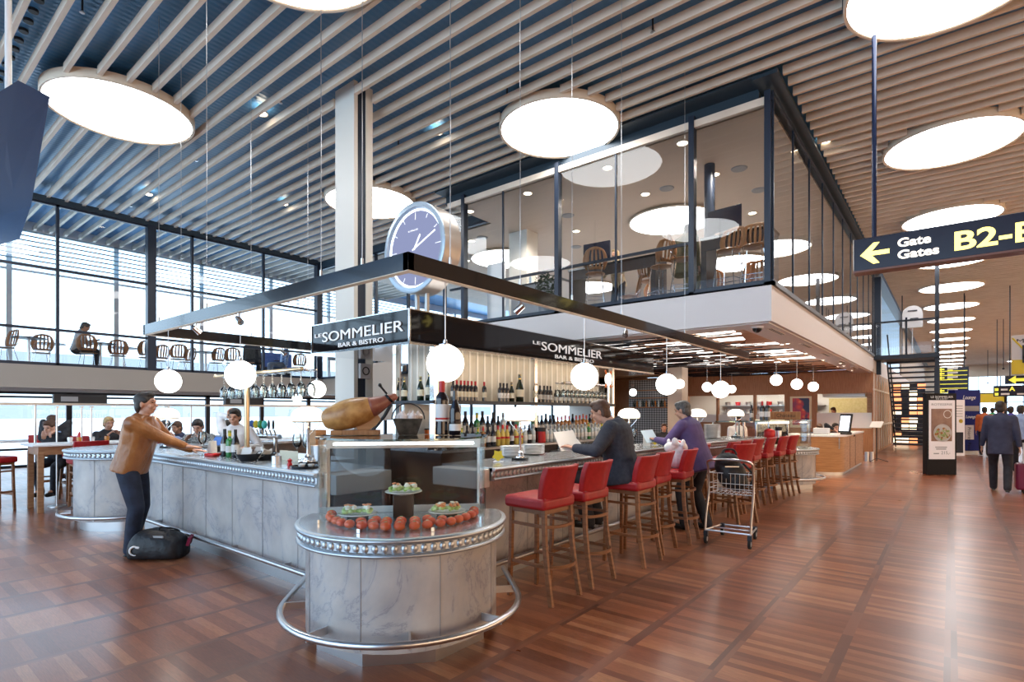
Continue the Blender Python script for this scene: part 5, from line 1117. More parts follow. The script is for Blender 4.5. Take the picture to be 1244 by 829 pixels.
cbx = thing('control_box', 'small grey box with a round black dial on the side of the white column', 'control box', (-7.38, 5.38, 2.2)); MB().bbox((0, 0, 0), (.06, .2, .24)).build('housing', 'fascia', cbx, bevel=.006); MB().tube([(.035, .06*math.cos(a), .06*math.sin(a)) for a in [PI*k/10 for k in range(20)]], .009, 6, closed=True).build('dial_ring', 'black', cbx)
# ================================================================ GATE SIGN
gs = thing('gate_sign', 'dark hanging sign with yellow arrow reading Gate Gates B2-B', 'sign', (0, 0, 0))
mat('sign_navy', (.012, .012, .03), .25); mat('sign_yellow', (.9, .75, .15), .4, emis=(1, .82, .22), es=2.0); mat('sign_white', (.9, .85, .8), .4, emis=(1, .9, .75), es=1.6); mat('sign_rust', (.18, .08, .06), .4)
gx, gy = -1.01, 8.55
MB().box((gx, gy, 3.42), (1.9, gy+.22, 3.84)).build('sign_panel', 'sign_navy', gs, bevel=.004); MB().box((gx-.005, gy-.005, 3.395), (1.905, gy+.225, 3.42)).build('lower_rail', 'sign_rust', gs); MB().box((gx-.008, gy-.004, 3.42), (gx, gy+.224, 3.842)).build('end_cap', 'offwhite', gs)
p0 = at(1062, 300, y=gy+.11); MB().cyl((p0.x, gy+.11, 3.84), (p0.x, gy+.11, 6.54), .028, n=14).build('hanger_pole', 'navy_metal', gs); MB().cyl((1.6, gy+.11, 3.84), (1.6, gy+.11, 6.84), .028, n=14).build('hanger_pole', 'navy_metal', gs)
def gxz(px, py): v = at(px, py, y=gy-.003); return v.x, v.z
def gpoly(pts, m, nm):
    q = [gxz(*p) for p in pts]; n = len(q); mb = MB(); mb.add([(x, gy-.006, z) for x, z in q]+[(x, gy, z) for x, z in q], [tuple(range(n)), tuple(range(n, 2*n))[::-1]]+[(i, i+n, (i+1) % n+n, (i+1) % n) for i in range(n)]); return mb.build(nm, m, gs, smooth=False)
gpoly([(1045, 311), (1061, 295), (1068.5, 294), (1059, 305.5), (1080.5, 302), (1080.5, 307.5), (1059.5, 310.5), (1068.5, 319), (1061, 320.5)], 'sign_yellow', 'arrow')
def gtext(s_, m, px0, px1, py, size, bold=.004):
    x0, z = gxz(px0, py); x1, _ = gxz(px1, py); return text(s_, 'lettering', m, gs, (x0, gy-.005, z), (1, 0, 0), (0, 0, 1), size, .003, x1-x0, bold)
gtext('Gate', 'sign_white', 1090, 1130.5, 300.5, .15); gtext('Gates', 'sign_white', 1090, 1140.5, 315, .15)
gtext('B2-', 'sign_yellow', 1157, 1227, 304.5, .31, .008); gtext('B', 'sign_yellow', 1231, 1258, 294.5, .31, .008)

# ================================================================ HANGING SCREEN AT THE LEFT
hs = thing('hanging_screen', 'back of a large dark blue display hanging at the upper left', 'screen', (0, 0, 0))
def q4(pts): return [at(px, py, d=d) for px, py, d in pts]
A_ = q4([(22, 97, 5.6), (61, 117, 5.3), (38, 250, 5.3), (24, 291, 5.35), (-60, 330, 5.7), (-22, 140, 6.1)])
A_ = q4([(22, 97, 5.6), (61, 117, 5.2), (38, 250, 5.2), (24, 291, 5.3), (2, 272, 5.6), (8, 170, 5.6)])
c0 = sum(A_, V())/6; off = V((-1.5, -.25, .05))
n = 6; MB().add([tuple(p) for p in A_]+[tuple(p+off) for p in A_], [tuple(range(n)), tuple(range(n, 2*n))[::-1]]+[(i, i+n, (i+1) % n+n, (i+1) % n) for i in range(n)]).build('housing', 'navy_metal', hs, smooth=False, bevel=.008)
B_ = [p+V((-.55, -.05, .1)) for p in (A_[0], A_[5])]
MB().cyl(A_[0]+V((-.5, 0, -.1)), (A_[0].x-.5, A_[0].y, 6.84), .03).build('hanger_pole', 'white', hs); MB().cyl(A_[0]+V((-1.2, -.2, -.1)), (A_[0].x-1.2, A_[0].y-.2, 6.84), .03).build('hanger_pole', 'white', hs)

# ================================================================ CEILING FITTINGS
dl = thing('downlight', 'x', 'lamp'); MB().lathe([(.085, 0), (.1, -.012), (.105, -.004), (.1, .02)], n=24, cap=False).build('ring', 'offwhite', dl); MB().lathe([(.0001, -.004), (.085, -.004)], n=20).build('lens', 'down_glow', dl); DLr = Repeat(dl)
sk = thing('sprinkler', 'x', 'sprinkler'); MB().cyl((0, 0, .2), (0, 0, 0), .012, n=8).build('pipe', 'dark_steel', sk); MB().lathe([(.0001, -.03), (.03, -.028), (.03, -.022), (.012, 0), (.0001, 0)], n=12).build('head', 'steel', sk); SKr = Repeat(sk)
for i, (px, py) in enumerate(((100, 11), (239, 193), (341, 122), (509, 4), (484, 182), (159, 249), (793, 35), (616, 120))): v = at(px, py, z=6.66); SKr((v.x, v.y, 6.64), 0, 'small sprinkler head between the ceiling slats', 'ceiling sprinklers')
for i, (px, py) in enumerate(((318, 138), (531, 161), (180, 236), (345, 248), (1004, 174))): v = at(px, py, z=6.72); DLr((v.x, v.y, 6.72), 0, 'round recessed lamp fitting between the ceiling slats', 'recessed ceiling lamps')
for i, (px, py) in enumerate(((571, 257), (573, 293), (641, 235), (738, 204), (829, 174), (868, 212), (784, 236), (914, 259), (567, 317), (700, 281))): v = at(px, py, z=6.37); DLr((v.x, v.y, 6.37), 0, 'round downlight in the tan ceiling of the glass box', 'downlights in the glass box')
for i, (px, py) in enumerate(((957, 418), (968, 427), (979, 430), (950, 419), (984, 433), (1000, 438), (1018, 446), (1025, 445), (1035, 450.5), (1021, 442))): v = at(px, py, z=2.91); DLr((v.x, v.y, 2.915), 0, 'small downlight in the soffit under the glass box', 'soffit downlights', .45)
for x, y in ((-2.45, 13), (-2.45, 17), (-2.45, 21), (-4.5, 11.5), (-6.5, 12.5), (-4.2, 15.5), (-4, 19), (-6.5, 19), (-7.5, 15.5)): spot('warm_spot', (x, y, 2.85), 150, (1, .72, .45), 120)
vt = thing('ceiling_speaker', 'x', 'speaker'); MB().lathe([(.0001, -.02), (.14, -.018), (.155, 0), (.155, .01)], n=28, cap=False).build('grille', 'grey', vt); VTr = Repeat(vt)
for px, py in ((898, 205), (922, 231), (810, 229), (690, 262), (586, 289), (700, 300)): v = at(px, py, z=6.375); VTr((v.x, v.y, 6.378), 0, 'round grey speaker grille in the glass box ceiling', 'ceiling speakers')
v = at(920, 397, z=2.92); cc = thing('security_camera', 'black dome security camera under the corner of the glass box', 'camera', (v.x, v.y, 2.92)); MB().cyl((0, 0, -.03), (0, 0, 0), .095, n=24).build('housing', 'white', cc); MB().sph((0, 0, -.03), (.075, .075, .07), 20, 12).build('dome', 'black_gloss', cc)
for k, (px, py) in enumerate(((943, 403), (979, 420), (1003, 431), (1023, 440), (1037, 447))): v = at(px, py, z=2.92); tag(MB().box((-.05, -.45, -.008), (.05, .45, 0)).m(1).box((-.015, -.43, -.012), (.0, .43, -.008)).box((.02, -.43, -.012), (.035, .43, -.008)).build('air_vent', ['offwhite', 'black'], loc=(v.x, v.y, 2.92)), 'slotted air vent set along the soffit under the glass box', 'vent', 'slot vents in the soffit')

# ================================================================ INSIDE THE GLASS BOX
ZM = 3.485
def make_chair(sh_, nm):
    t = thing(nm, 'x', 'chair')
    MB().lathe([(.0001, sh_-.02), (.16, sh_-.018), (.2, sh_), (.19, sh_+.008), (.0001, sh_)], n=24).build('seat', 'bent_wood', t)
    mb = MB(); n = 12; m_ = 9; vs_ = []; fs = []
    for j_ in range(m_):
        v = j_/(m_-1); ww = .13+.11*math.sin(PI*min(1, .15+v*.72)); z = sh_+.05+.42*v
        for i in range(n+1): u = -1+2*i/n; vs_.append((u*ww, -.19-.08*v+.07*u*u, z-.05*u*u*v))
    for j_ in range(m_-1):
        for i in range(n):
            if i % 2 == 1 and 0 < j_ < m_-2 and 1 < i < n-1: continue       # slots of the fan back
            fs.append((j_*(n+1)+i, j_*(n+1)+i+1, (j_+1)*(n+1)+i+1, (j_+1)*(n+1)+i))
    o = mb.add(vs_, fs).build('backrest', 'bent_wood', t); md = o.modifiers.new('t', 'SOLIDIFY'); md.thickness = .012
    for sx in (-1, 1):
        MB().tube([(sx*.13, .12, sh_-.02), (sx*.2, .2, 0)], .009, 6).build('leg', 'chrome', t); MB().tube([(sx*.13, -.12, sh_-.02), (sx*.2, -.22, 0)], .009, 6).build('leg', 'chrome', t)
        MB().tube([(sx*.12, -.1, sh_-.01), (sx*.15, -.2, sh_+.12)], .008, 6).build('back_support', 'chrome', t)
    if sh_ > .6: MB().tube([(.17, .16, .3), (-.17, .16, .3), (-.18, -.18, .3), (.18, -.18, .3)], .007, 6, closed=True).build('foot_ring', 'chrome', t)
    return t
BC = Repeat(make_chair(.78, 'high_shell_chair')); LC_ = Repeat(make_chair(.45, 'shell_chair'))
def gb(px, y): v = at(px, 300, y=y); return v.x
for px, y, r, l in ((885, 9.5, 170, 'fan-backed high chair left of the pair nearest the glass box corner'), (916, 9.5, 185, 'fan-backed high chair right of the pair nearest the glass box corner'), (803, 9.75, 60, 'fan-backed high chair right of the first computer desk'), (829, 9.5, -70, 'fan-backed high chair with the olive jacket in the glass box'), (723, 9.45, 30, 'fan-backed high chair under the first computer desk'), (790, 10.7, -30, 'fan-backed high chair beside the woman in the glass box')):
    BC((gb(px, y), y, ZM), math.radians(r), l, 'high shell chairs in the glass box')
for px, y, r, l in ((765, 10.4, 120, 'low fan-backed chair under the computer desk'), (795, 11.1, 200, 'low fan-backed chair in the middle of the glass box'), (866, 11.3, 20, 'low fan-backed chair behind the dark column'), (900, 11, 80, 'low fan-backed chair behind the high chairs by the corner'), (925, 11.2, 10, 'low fan-backed chair deepest by the corner')):
    LC_((gb(px, y), y, ZM), math.radians(r), l, 'low shell chairs in the glass box')
def desk(x0, x1, y0, y1, h_, label):
    t = thing('computer_desk', label, 'desk', ((x0+x1)/2, (y0+y1)/2, ZM)); a, b = (x1-x0)/2, (y1-y0)/2
    MB().box((-a, -b, h_-.04), (a, b, h_)).build('desk_top', 'black_gloss', t); MB().box((-a+.03, -b+.02, h_-.24), (a-.03, -b+.05, h_-.04)).build('modesty_panel', 'dark_wood', t)
    for s in (-1, 1): MB().box((s*(a-.06)-.05, -b+.03, 0), (s*(a-.06)+.05, b-.03, h_-.04)).build('end_leg', 'dark_wood', t)
desk(-6.45, -4.45, 9.95, 10.55, 1.12, 'long dark high desk with one computer in the glass box, nearer the clock'); desk(-3.55, -2.35, 9.85, 10.45, 1.2, 'dark high desk with a computer at the glass box corner')
cm = thing('desktop_computer', 'x', 'computer'); MB().bbox((0, 0, .33), (.62, .03, .42)).build('display', 'sign_navy', cm, bevel=.006); MB().bbox((0, -.02, .08), (.14, .012, .2), R=Euler((-.25, 0, 0)).to_matrix()).bbox((0, -.0, .006), (.18, .18, .01)).build('stand', 'steel', cm); CMr = Repeat(cm)
CMr((gb(725, 10.2), 10.2, ZM+1.125), .1, 'computer seen from behind on the desk beside the blond woman', 'desktop computers'); CMr((gb(880, 10.1), 10.1, ZM+1.205), -.1, 'computer seen from behind on the desk at the glass box corner', 'desktop computers')
struct('pillar_dark', MB().cyl((-3.68, 10.75, ZM), (-3.68, 10.75, 6.38), .1, n=20), 'mullion')
x = gb(629, 11.5); struct('column_white', MB().box((x-.3, 11.5, ZM), (x+.3, 12.0, 6.38)), 'offwhite'); MBp = MB().box((gb(592, 10.5), 10.5, ZM), (gb(613, 10.5), 10.54, 5.3)); tag(MBp.build('partition_screen', 'white'), 'pale screen panel in the glass box behind the clock', 'screen')
cb = thing('cabinet', 'grey low cabinet in the glass box beside the plant', 'cabinet', (gb(655, 10.6), 10.9, ZM)); MB().box((-.9, -.25, 0), (.6, .25, 1.15)).build('carcass', 'grey', cb); MB().box((-.92, -.27, 1.15), (.62, .27, 1.19)).build('cabinet_top', 'black', cb)
tag(MB().lathe([(.0001, 0), (.035, 0), (.035, .17), (.015, .21), (.013, .24), (.0001, .24)], n=14).build('dispenser_bottle', 'leaf_blue', loc=(gb(640, 10.6), 10.75, ZM+1.19)), 'pale blue bottle on the grey cabinet in the glass box', 'bottle')
noisy('leaf_dark', (.008, .02, .008), (.03, .06, .02), 20, .5)
pt = thing('potted_plant', 'dark leafy potted plant inside the glass box beside the grey cabinet', 'plant', (gb(663, 9.7), 9.7, ZM)); MB().lathe([(.0001, 0), (.14, 0), (.19, .35), (.17, .35), (.0001, .3)], n=20).build('pot', 'grey', pt); MB().cyl((0, 0, .3), (0, 0, .6), .015).build('stem', 'dark_wood', pt)
mb = MB(); r_ = random.Random(4)
for k in range(420):
    a, b_, rr_ = r_.random()*6.28, r_.uniform(-1, 1), r_.uniform(.55, 1); c_ = V((math.cos(a)*math.sqrt(1-b_*b_)*.26*rr_, math.sin(a)*math.sqrt(1-b_*b_)*.26*rr_, .78+b_*.36*rr_)); R_m = Euler((r_.random()*6, r_.random()*6, r_.random()*6)).to_matrix()
    mb.add([c_+R_m @ V(p) for p in ((0, -.05, 0), (.014, 0, .004), (0, .05, 0), (-.014, 0, .004))], [(0, 1, 2, 3)])
mb.build('foliage', 'leaf_dark', pt)
def stand(label, px, y, **kw): v = at(px, 300, y=y); return person(label, V((v.x, v.y, ZM)), kw.pop('rz', 0), **kw)
stand('blond woman in patterned blouse and dark skirt standing at the computer in the glass box', 752, 10.95, rz=face(-.2, -1), top='blouse', legs='trouser_dark', hair='hair_blond', long_hair=True, h=1.66, vox=.018, lean=14, hands=((-.15, .4, 1.12), (.15, .4, 1.12)))
person('person in olive jacket seated with back to the glass in the glass box', V((gb(828, 9.95), 10.05, ZM)), face(.1, 1), P0=(0, 0, .90), lean=14, head=(0, -20), top='olive', legs='olive', hair='hair_dark', h=1.75, vox=.018, hem=.28, feet=((-.1, .3, .4), (.1, .3, .4)))
# ================================================================ UPPER LEFT GALLERY
ZG = 2.605
rtab = thing('round_table', 'x', 'table'); MB().cyl((0, 0, .72), (0, 0, .74), .34, n=32).build('table_top', 'dark_wood', rtab); MB().cyl((0, 0, .02), (0, 0, .72), .03).build('pedestal', 'steel', rtab); MB().lathe([(.0001, 0), (.22, 0), (.2, .02), (.0001, .03)], n=24).build('foot', 'steel', rtab); RTb = Repeat(rtab)
def ga(px, x): v = at(px, 440, x=x); return v.y
for px, x, l in ((35, -17.5, 'first'), (60, -18.6, 'second'), (122, -17.5, 'third'), (150, -18.2, 'fourth'), (250, -17.6, 'fifth'), (338, -18.8, 'sixth')): RTb((x, ga(px, x), ZG), 0, f'round café table in the left gallery, {l} along from the hanging screen', 'round tables in the gallery')
for px, x, r, l in ((5, -17.4, 200, 'cut by the left edge'), (50, -18.3, 90, 'between the first two tables'), (108, -17.35, 60, 'right of the seated man in white'), (143, -17.6, 250, 'left of the thick glass wall post'), (178, -17.6, 80, 'just before the thick glass wall post'), (193, -18.4, 100, 'just after the thick glass wall post'), (216, -17.4, 240, 'before the fifth table, facing it'), (226, -18.2, 200, 'before the fifth table, further back'), (262, -17.8, 100, 'touching the fifth table'), (282, -17.5, 70, 'beyond the fifth table'), (362, -17.5, 80, 'at the last gallery table')):
    LC_((x, ga(px, x), ZG), math.radians(r), f'wooden shell chair in the left gallery, {l}', 'shell chairs in the gallery')
def gsit(label, px, x, fx, fy, **kw): person(label, V((x, ga(px, x), ZG)), face(fx, fy), P0=(0, 0, .53), feet=((-.1, .38, .09), (.1, .42, .09)), vox=.02, hem=.02, **kw)
gsit('man in white shirt reading at a table behind the left gallery glass', 92, -17.6, .35, .95, lean=14, head=(0, -25), hands=((-.1, .42, .8), (.1, .42, .8)), top='shirt_white', hair='hair_grey')
gsit('person with long dark hair and black top seen from behind in the gallery', 306, -17.2, -.8, .6, lean=4, top='knit_black', hair='hair_dark', long_hair=True, bulk=1.2)
gsit('person in blue striped shirt and grey trousers reclining in the gallery', 345, -17.5, -.3, -.95, lean=-8, top='shirt_stripe' if noisy('shirt_stripe', (.03, .15, .5), (.6, .7, .85), 12, .7, (1, 1, 8), lo=.48, hi=.52) else '', legs='shirt_grey', hair='hair_dark')
dc = thing('display_cabinet', 'blue and steel display cabinet at the end of the gallery', 'cabinet', (-18.9, 9.9, ZG)); MB().box((-.3, -.5, 0), (.3, .5, .5)).build('carcass', 'dark_steel', dc); MB().box((-.3, -.5, .5), (.3, .5, 1.0)).build('glass_case', 'badge_blue', dc)
# heat-lamp rail above the window counter
rl = thing('service_rail', 'long steel service rail on posts in front of the lower windows', 'rail', (0, 0, 0)); MB().box((-12.75, -3, 1.66), (-12.6, 8.5, 1.70)).build('rail_shelf', 'brushed', rl)
for y in (-.8, 2.25, 4.8, 7.4): MB().cyl((-12.68, y, 0), (-12.68, y, 1.66), .018).build('post', 'steel', rl)
for y, l in ((2.9, 'left'), (5.9, 'right')): t = thing('till_display', f'black till screen unit standing on the service rail, the {"one over the head-in-hands man" if l=="left" else "one beyond the leather-jacketed man"}', 'screen', (-12.7, y, 1.702)); MB().box((-.06, -.4, 0), (.06, .4, .16)).build('housing', 'black', t); MB().box((.06, -.3, .03), (.07, -.05, .12)).build('screen', 'grey', t)
for px, l in ((69, 'nearest the high table'), (99, 'between the head-in-hands man and the blond woman'), (111, 'just before the blond woman'), (203, 'beyond the leather-jacketed man')):
    v = at(px, 520, d=8.9); t = thing('sign_stand', f'thin table stand with a small card, {l}', 'stand', (v.x, v.y, 0)); MB().cyl((0, 0, 0), (0, 0, 1.62), .012).build('pole', 'steel', t); MB().cyl((0, 0, 0), (0, 0, .015), .12, n=20).build('base', 'steel', t); MB().bbox((0, 0, 1.62), (.16, .02, .02)).build('card_clip', 'brass', t)
v = at(60, 520, x=-11.05)
for i, (dx, dy, m_, l) in enumerate(((0, .0, 'porcelain', 'white cup'), (.08, .1, 'amber', 'amber tea glass'), (-.08, .14, 'red_plastic', 'red sauce bottle'), (.05, .28, 'porcelain', 'white sugar bowl'), (-.02, .5, 'amber', 'copper-coloured pot'))):
    tag(MB().lathe([(.0001, 0), (.03, 0), (.038, .07), (.033, .09), (.0001, .09)] if i != 2 else [(.0001, 0), (.025, 0), (.027, .12), (.01, .16), (.0001, .18)], n=16).build(('cup', 'tea_glass', 'sauce_bottle', 'sugar_bowl', 'teapot')[i], m_, loc=(-11.1+dx, 2.4+dy, 1.042)), l+' on the wooden high table', 'tableware')
# ================================================================ RESTAURANT UNDER THE BOX
hd = thing('host_desk', 'oak host desk with white top and rounded corner beyond the bar', 'desk', (0, 0, 0))
op = [(-2.01, 19.0), (-2.01, 15.5)]+arc((-2.5, 15.5), .49, 0, -60, 6)[1:]+[(-2.75, 14.95)]+arc((-2.7, 15.5), .62, -110, -175, 6)+[(-3.3, 16.2)]
op = op[::-1]
ribbon(MB(), op, 0, -.05, .08, .93).build('oak_front', 'oak', hd, smooth=50); ribbon(MB(), op, -.04, -.06, 0, .08).build('plinth', 'steel', hd)
MB().prism(offs(op, .02)+offs(op, -.5)[::-1], .93, .97).build('desk_top', 'white', hd); mb = MB(); mb.box((-2.03, 16.3, .1), (-2.005, 16.31, .9)).box((-2.03, 17.3, .1), (-2.005, 17.31, .9)).build('panel_joint', 'black', hd)
v = at(1028, 560, y=15.2); MB().bbox((-2.09, 15.17, .78), (.02, .02, .28)).build('handle', 'chrome', hd)
v = at(1027, 520, d=13.6); sc_ = thing('tablet_screen', 'tilted black framed screen standing on the host desk', 'screen', (v.x, v.y, .97), -.5); MB().bbox((0, 0, .28), (.32, .04, .48), R=Euler((-.2, 0, 0)).to_matrix()).build('bezel', 'black', sc_, bevel=.01); MB().bbox((0, -.026, .28), (.25, .01, .38), R=Euler((-.2, 0, 0)).to_matrix()).build('display', 'screen_white', sc_) if mat('screen_white', (.8, .8, .85), .3, emis=(.85, .9, 1), es=1) else None
MB().bbox((0, .02, .02), (.2, .14, .04)).build('foot', 'black', sc_)
v = at(998, 520, d=13.8); sm = tag(MB().bbox((0, 0, .08), (.34, .24, .16)).build('menu_stack', 'paper', loc=(v.x, v.y, .97), bevel=.01), 'stack of white menus on the host desk', 'menu')
v = at(980, 528, d=13.9); tag(MB().bbox((0, 0, .01), (.3, .2, .02)).build('paper_pile', 'paper', loc=(v.x, v.y, .97)), 'low pile of white papers at the bar side of the host desk', 'paper')
v = at(1065, 561, z=0); es = thing('menu_easel', 'thin black menu stand with white sheet beside the host desk', 'stand', (v.x, v.y, 0)); MB().cyl((0, 0, .02), (0, 0, 1.1), .015).build('pole', 'black', es)
for a in (0, 2.1, 4.2): MB().tube([(0, 0, .1), (.3*math.cos(a), .3*math.sin(a), .01)], .012, 6).build('foot', 'black', es)
MB().bbox((0, -.03, 1.14), (.34, .02, .24), rz=0, R=Euler((-.7, 0, -.4)).to_matrix()).build('sheet_board', 'paper', es)
for px, l in ((1053, 'nearer the host desk'), (1059, 'nearer the menu stand')): v = at(px, 561, z=0); tag(MB().cyl((0, 0, 0), (0, 0, .3), .06, n=20).build('steel_bollard', 'steel', loc=(v.x, v.y, 0)), 'short steel bollard on the floor, '+l, 'bollard')
# poster on the timber wall
def wpt(px, py): return at(px, py, y=W-.02)
a, b = wpt(960, 482), wpt(986, 520)
po = thing('framed_poster', 'framed poster of red flowers on dark blue on the timber kitchen wall', 'poster', (0, 0, 0)); MB().box((a.x, W-.06, b.z), (b.x, W-.003, a.z)).build('picture_frame', 'cream_paper', po)
m_ = mat('poster_print', (.02, .03, .1), .3); t_ = NT(m_); vn = t_.n('ShaderNodeTexVoronoi', Scale=5); t_.l(t_.co(), vn.inputs['Vector']); nz = t_.n('ShaderNodeTexNoise', Scale=1.6, Detail=3); t_.l(t_.co(), nz.inputs['Vector']); mxx = t_.n('ShaderNodeMix', data_type='RGBA'); t_.l(t_.ramp(nz.outputs[0], [(.40, (0, 0, 0)), (.45, (1, 1, 1))]), mxx.inputs[0]); mxx.inputs[6].default_value = (.015, .02, .09, 1); t_.l(t_.ramp(vn.outputs['Distance'], [(0, (.9, .35, .08)), (.35, (.7, .04, .03)), (.8, (.3, .02, .08))]), mxx.inputs[7]); t_.l(mxx.outputs[2], t_.p.inputs['Base Color'])
MB().box((a.x+.09, W-.066, b.z+.1), (b.x-.07, W-.06, a.z-.07)).build('print', 'poster_print', po)
# kitchen fittings behind the openings
kt = thing('range_hood', 'long steel extraction hood in the bright kitchen', 'hood', (0, 0, 0)); MB().prism([(-3.9, 24.2), (-2.5, 24.2), (-2.5, 25.6), (-3.9, 25.6)], 2.1, 2.6).build('canopy', 'brushed', kt); MB().box((-3.6, 24.5, 2.6), (-2.8, 25.3, 2.9)).build('duct', 'brushed', kt)
kt = thing('kitchen_counter', 'steel kitchen counter running behind the glazed openings', 'counter', (0, 0, 0)); MB().box((-8.6, 24.6, .85), (-2.6, 25.3, .92)).build('worktop', 'steel', kt); MB().box((-8.5, 24.65, 0), (-2.7, 25.25, .85)).build('carcass', 'grey', kt)
for i, z in enumerate((1.45, 1.8)):
    t = thing('kitchen_shelf', ('lower' if not i else 'upper')+' steel shelf of pans behind the kitchen windows', 'shelf', (0, 0, 0)); MB().box((-8.6, 26.6, z), (-4.2, 26.99, z+.03)).build('board', 'steel', t)
    for k in range(9): tag(MB().lathe([(.0001, 0), (.1, 0), (.12, .16), (.115, .16), (.0001, .01)], n=16).build('cooking_pot', ('steel', 'red_plastic', 'brushed')[k % 3], loc=(-8.3+k*.46, 26.8, z+.032)), 'pot on the shelves behind the kitchen windows', 'pot', 'pots on the kitchen shelves')
c_ = noisy('yellow_tile', (.62, .5, .2), (.7, .58, .27), 14, .3); MBt = MB().box((-4.1, 26.95, .95), (-2.4, 26.99, 2.1)).build('tile_splashback', 'yellow_tile'); tag(MBt, kind='structure')
# bottle-end wall with oak shelves
m_ = mat('honeycomb', (.3, .3, .3), .3); t_ = NT(m_); vo = t_.n('ShaderNodeTexVoronoi', Scale=9, Randomness=0.0); t_.l(t_.co((1, 1, 1.15)), vo.inputs['Vector']); t_.l(t_.ramp(vo.outputs['Distance'], [(.2, (.42, .42, .42)), (.42, (.25, .25, .24)), (.5, (.05, .05, .05))]), t_.p.inputs['Base Color']); t_.bump(vo.outputs['Distance'], .4, .02)
xa, xb = at(764, 500, y=21.9).x, at(816, 500, y=21.9).x
bw = thing('bottle_wall', 'grey honeycomb tiled wall with oak shelves under the timber lattice', 'wall unit', (0, 0, 0)); MB().box((xa, 21.9, 0), (xb, 22.0, 2.9)).build('tiled_panel', 'honeycomb', bw)
for z in (1.7, 2.1, 2.42): MB().box((xa+.1, 21.7, z), (xb-.1, 21.9, z+.04)).build('shelf', 'oak_h', bw)
for k in range(11): tag(MB().lathe(BORD, n=8).build('wine_bottle', ('dark_green_glass', 'amber', 'clear_liquid')[k % 3], loc=(xa+.3+k*.14, 21.8, 1.742)), 'small bottle on the oak shelf of the honeycomb wall', 'bottle', 'bottles on the honeycomb wall')
# perforated tan screen seen left of the back bar
m_ = mat('perforated', (.4, .3, .22), .5); t_ = NT(m_); vo = t_.n('ShaderNodeTexVoronoi', Scale=7, Randomness=0.0); t_.l(t_.co(), vo.inputs['Vector']); t_.l(t_.ramp(vo.outputs['Distance'], [(.24, (.05, .03, .02)), (.3, (.45, .34, .26))]), t_.p.inputs['Base Color'])
xa, xb = at(452, 500, y=9.8).x, at(486, 500, y=9.8).x; tag(MB().box((xa, 9.8, 1.3), (xb, 9.85, 2.95)).box((xa, 9.8, 0), (xa+.08, 9.85, 1.3)).box((xb-.08, 9.8, 0), (xb, 9.85, 1.3)).build('perforated_screen', 'perforated'), 'tan perforated screen between the column and the back bar', 'screen')
# small restaurant globes
gs0 = globe(.15, 0, .2); RG2 = Repeat(gs0); sg = []
for px, py, r, l in ((825.6, 466.8, 6.2, 'small globe lamp half behind the globe over the man in purple'), (769, 477, 4.8, 'small distant globe lamp before the honeycomb wall'), (859, 470.5, 6.2, 'small globe lamp left in the cluster of three'), (889, 473, 5.2, 'small globe lamp right in the cluster of three'), (943, 462, 7.3, 'first of three globes before the timber kitchen wall'), (968, 467, 6.8, 'second of three globes before the timber kitchen wall'), (988, 470, 6.2, 'third of three globes before the timber kitchen wall'), (361, 484, 6, 'small globe lamp low beside the column near the windows')):
    d = .15*663/r*1.08; v = at(px, py, d=d); o = RG2(v, 0, l, 'small globe lamps of the restaurant'); sg.append((o, v.z, v.x))
for o, vz, vx in sg: MB().cyl((0, 0, .18), (0, 0, (3.055 if vx > -9 else 6.84)-vz), .004, n=6).build('long_cord', 'steel', o)
# ================================================================ STAIRS, SIGNS, FAR CORRIDOR
st = thing('staircase', 'dark open-tread steel stair from the corridor up to the glass box level', 'stairs', (0, 0, 0)); sx0, sx1 = -1.85, -.35
for k in range(19):
    y, z = 28.6-k*.21, .18+k*.178; MB().box((sx0, y-.14, z-.06), (sx1, y+.14, z)).build('tread', 'dark_steel', st)
for x in (sx0, sx1): MB().extr([(-.02, -.12), (.02, -.12), (.02, .12), (-.02, .12)], (x, 28.7, .12), (x, 24.7, 3.42)).build('stringer', 'dark_steel', st)
MB().box((-2.14, 23.2, 3.38), (-.3, 24.8, 3.52)).build('landing', 'dark_steel', st)
for x, y in ((-2.1, 23.25), (-1.2, 23.25), (-.35, 23.25), (-.35, 24.0), (-.35, 24.7)): MB().box((x-.03, y-.03, 3.5), (x+.03, y+.03, 4.7)).build('baluster', 'dark_steel', st)
MB().box((-2.12, 23.22, 4.66), (-.32, 23.28, 4.72)).box((-.38, 23.22, 4.66), (-.32, 24.75, 4.72)).build('handrail', 'dark_steel', st); g_ = MB().add([(-2.1, 23.25, 3.55), (-.35, 23.25, 3.55), (-.35, 23.25, 4.6), (-2.1, 23.25, 4.6)], [(0, 1, 2, 3)]).build('glass_panel', 'pane', st)
for x in (sx0, sx1): MB().cyl((x, 28.7, 1.0), (x, 24.7, 4.4), .025).build('handrail', 'dark_steel', st)
MB().box((-.42, 23.3, 0), (-.3, 23.42, 6.6)).build('corner_post', 'dark_steel', st); MB().box((-2.2, 24.1, 2.9), (-2.0, 24.3, 6.5)).build('wall_post', 'mullion', st)
v = at(1108.5, 381, y=24.4); ws = thing('arched_notice', 'arched grey notice board on a stand on the stair landing', 'sign', (v.x, 24.4, 3.52)); MB().extr([(-.3, -.35), (.3, -.35), (.3, .15)]+[(.3*math.cos(a), .15+.3*math.sin(a)) for a in [PI*k/10 for k in range(1, 10)]]+[(-.3, .15)], (0, -.01, 1.4), (0, .01, 1.4)).build('board', 'fascia', ws); MB().cyl((0, 0, 0), (0, 0, 1.1), .015).build('pole', 'steel', ws); MB().lathe([(.0001, .03), (.15, 0), (.16, .01)], n=20, cap=False).build('foot', 'steel', ws)
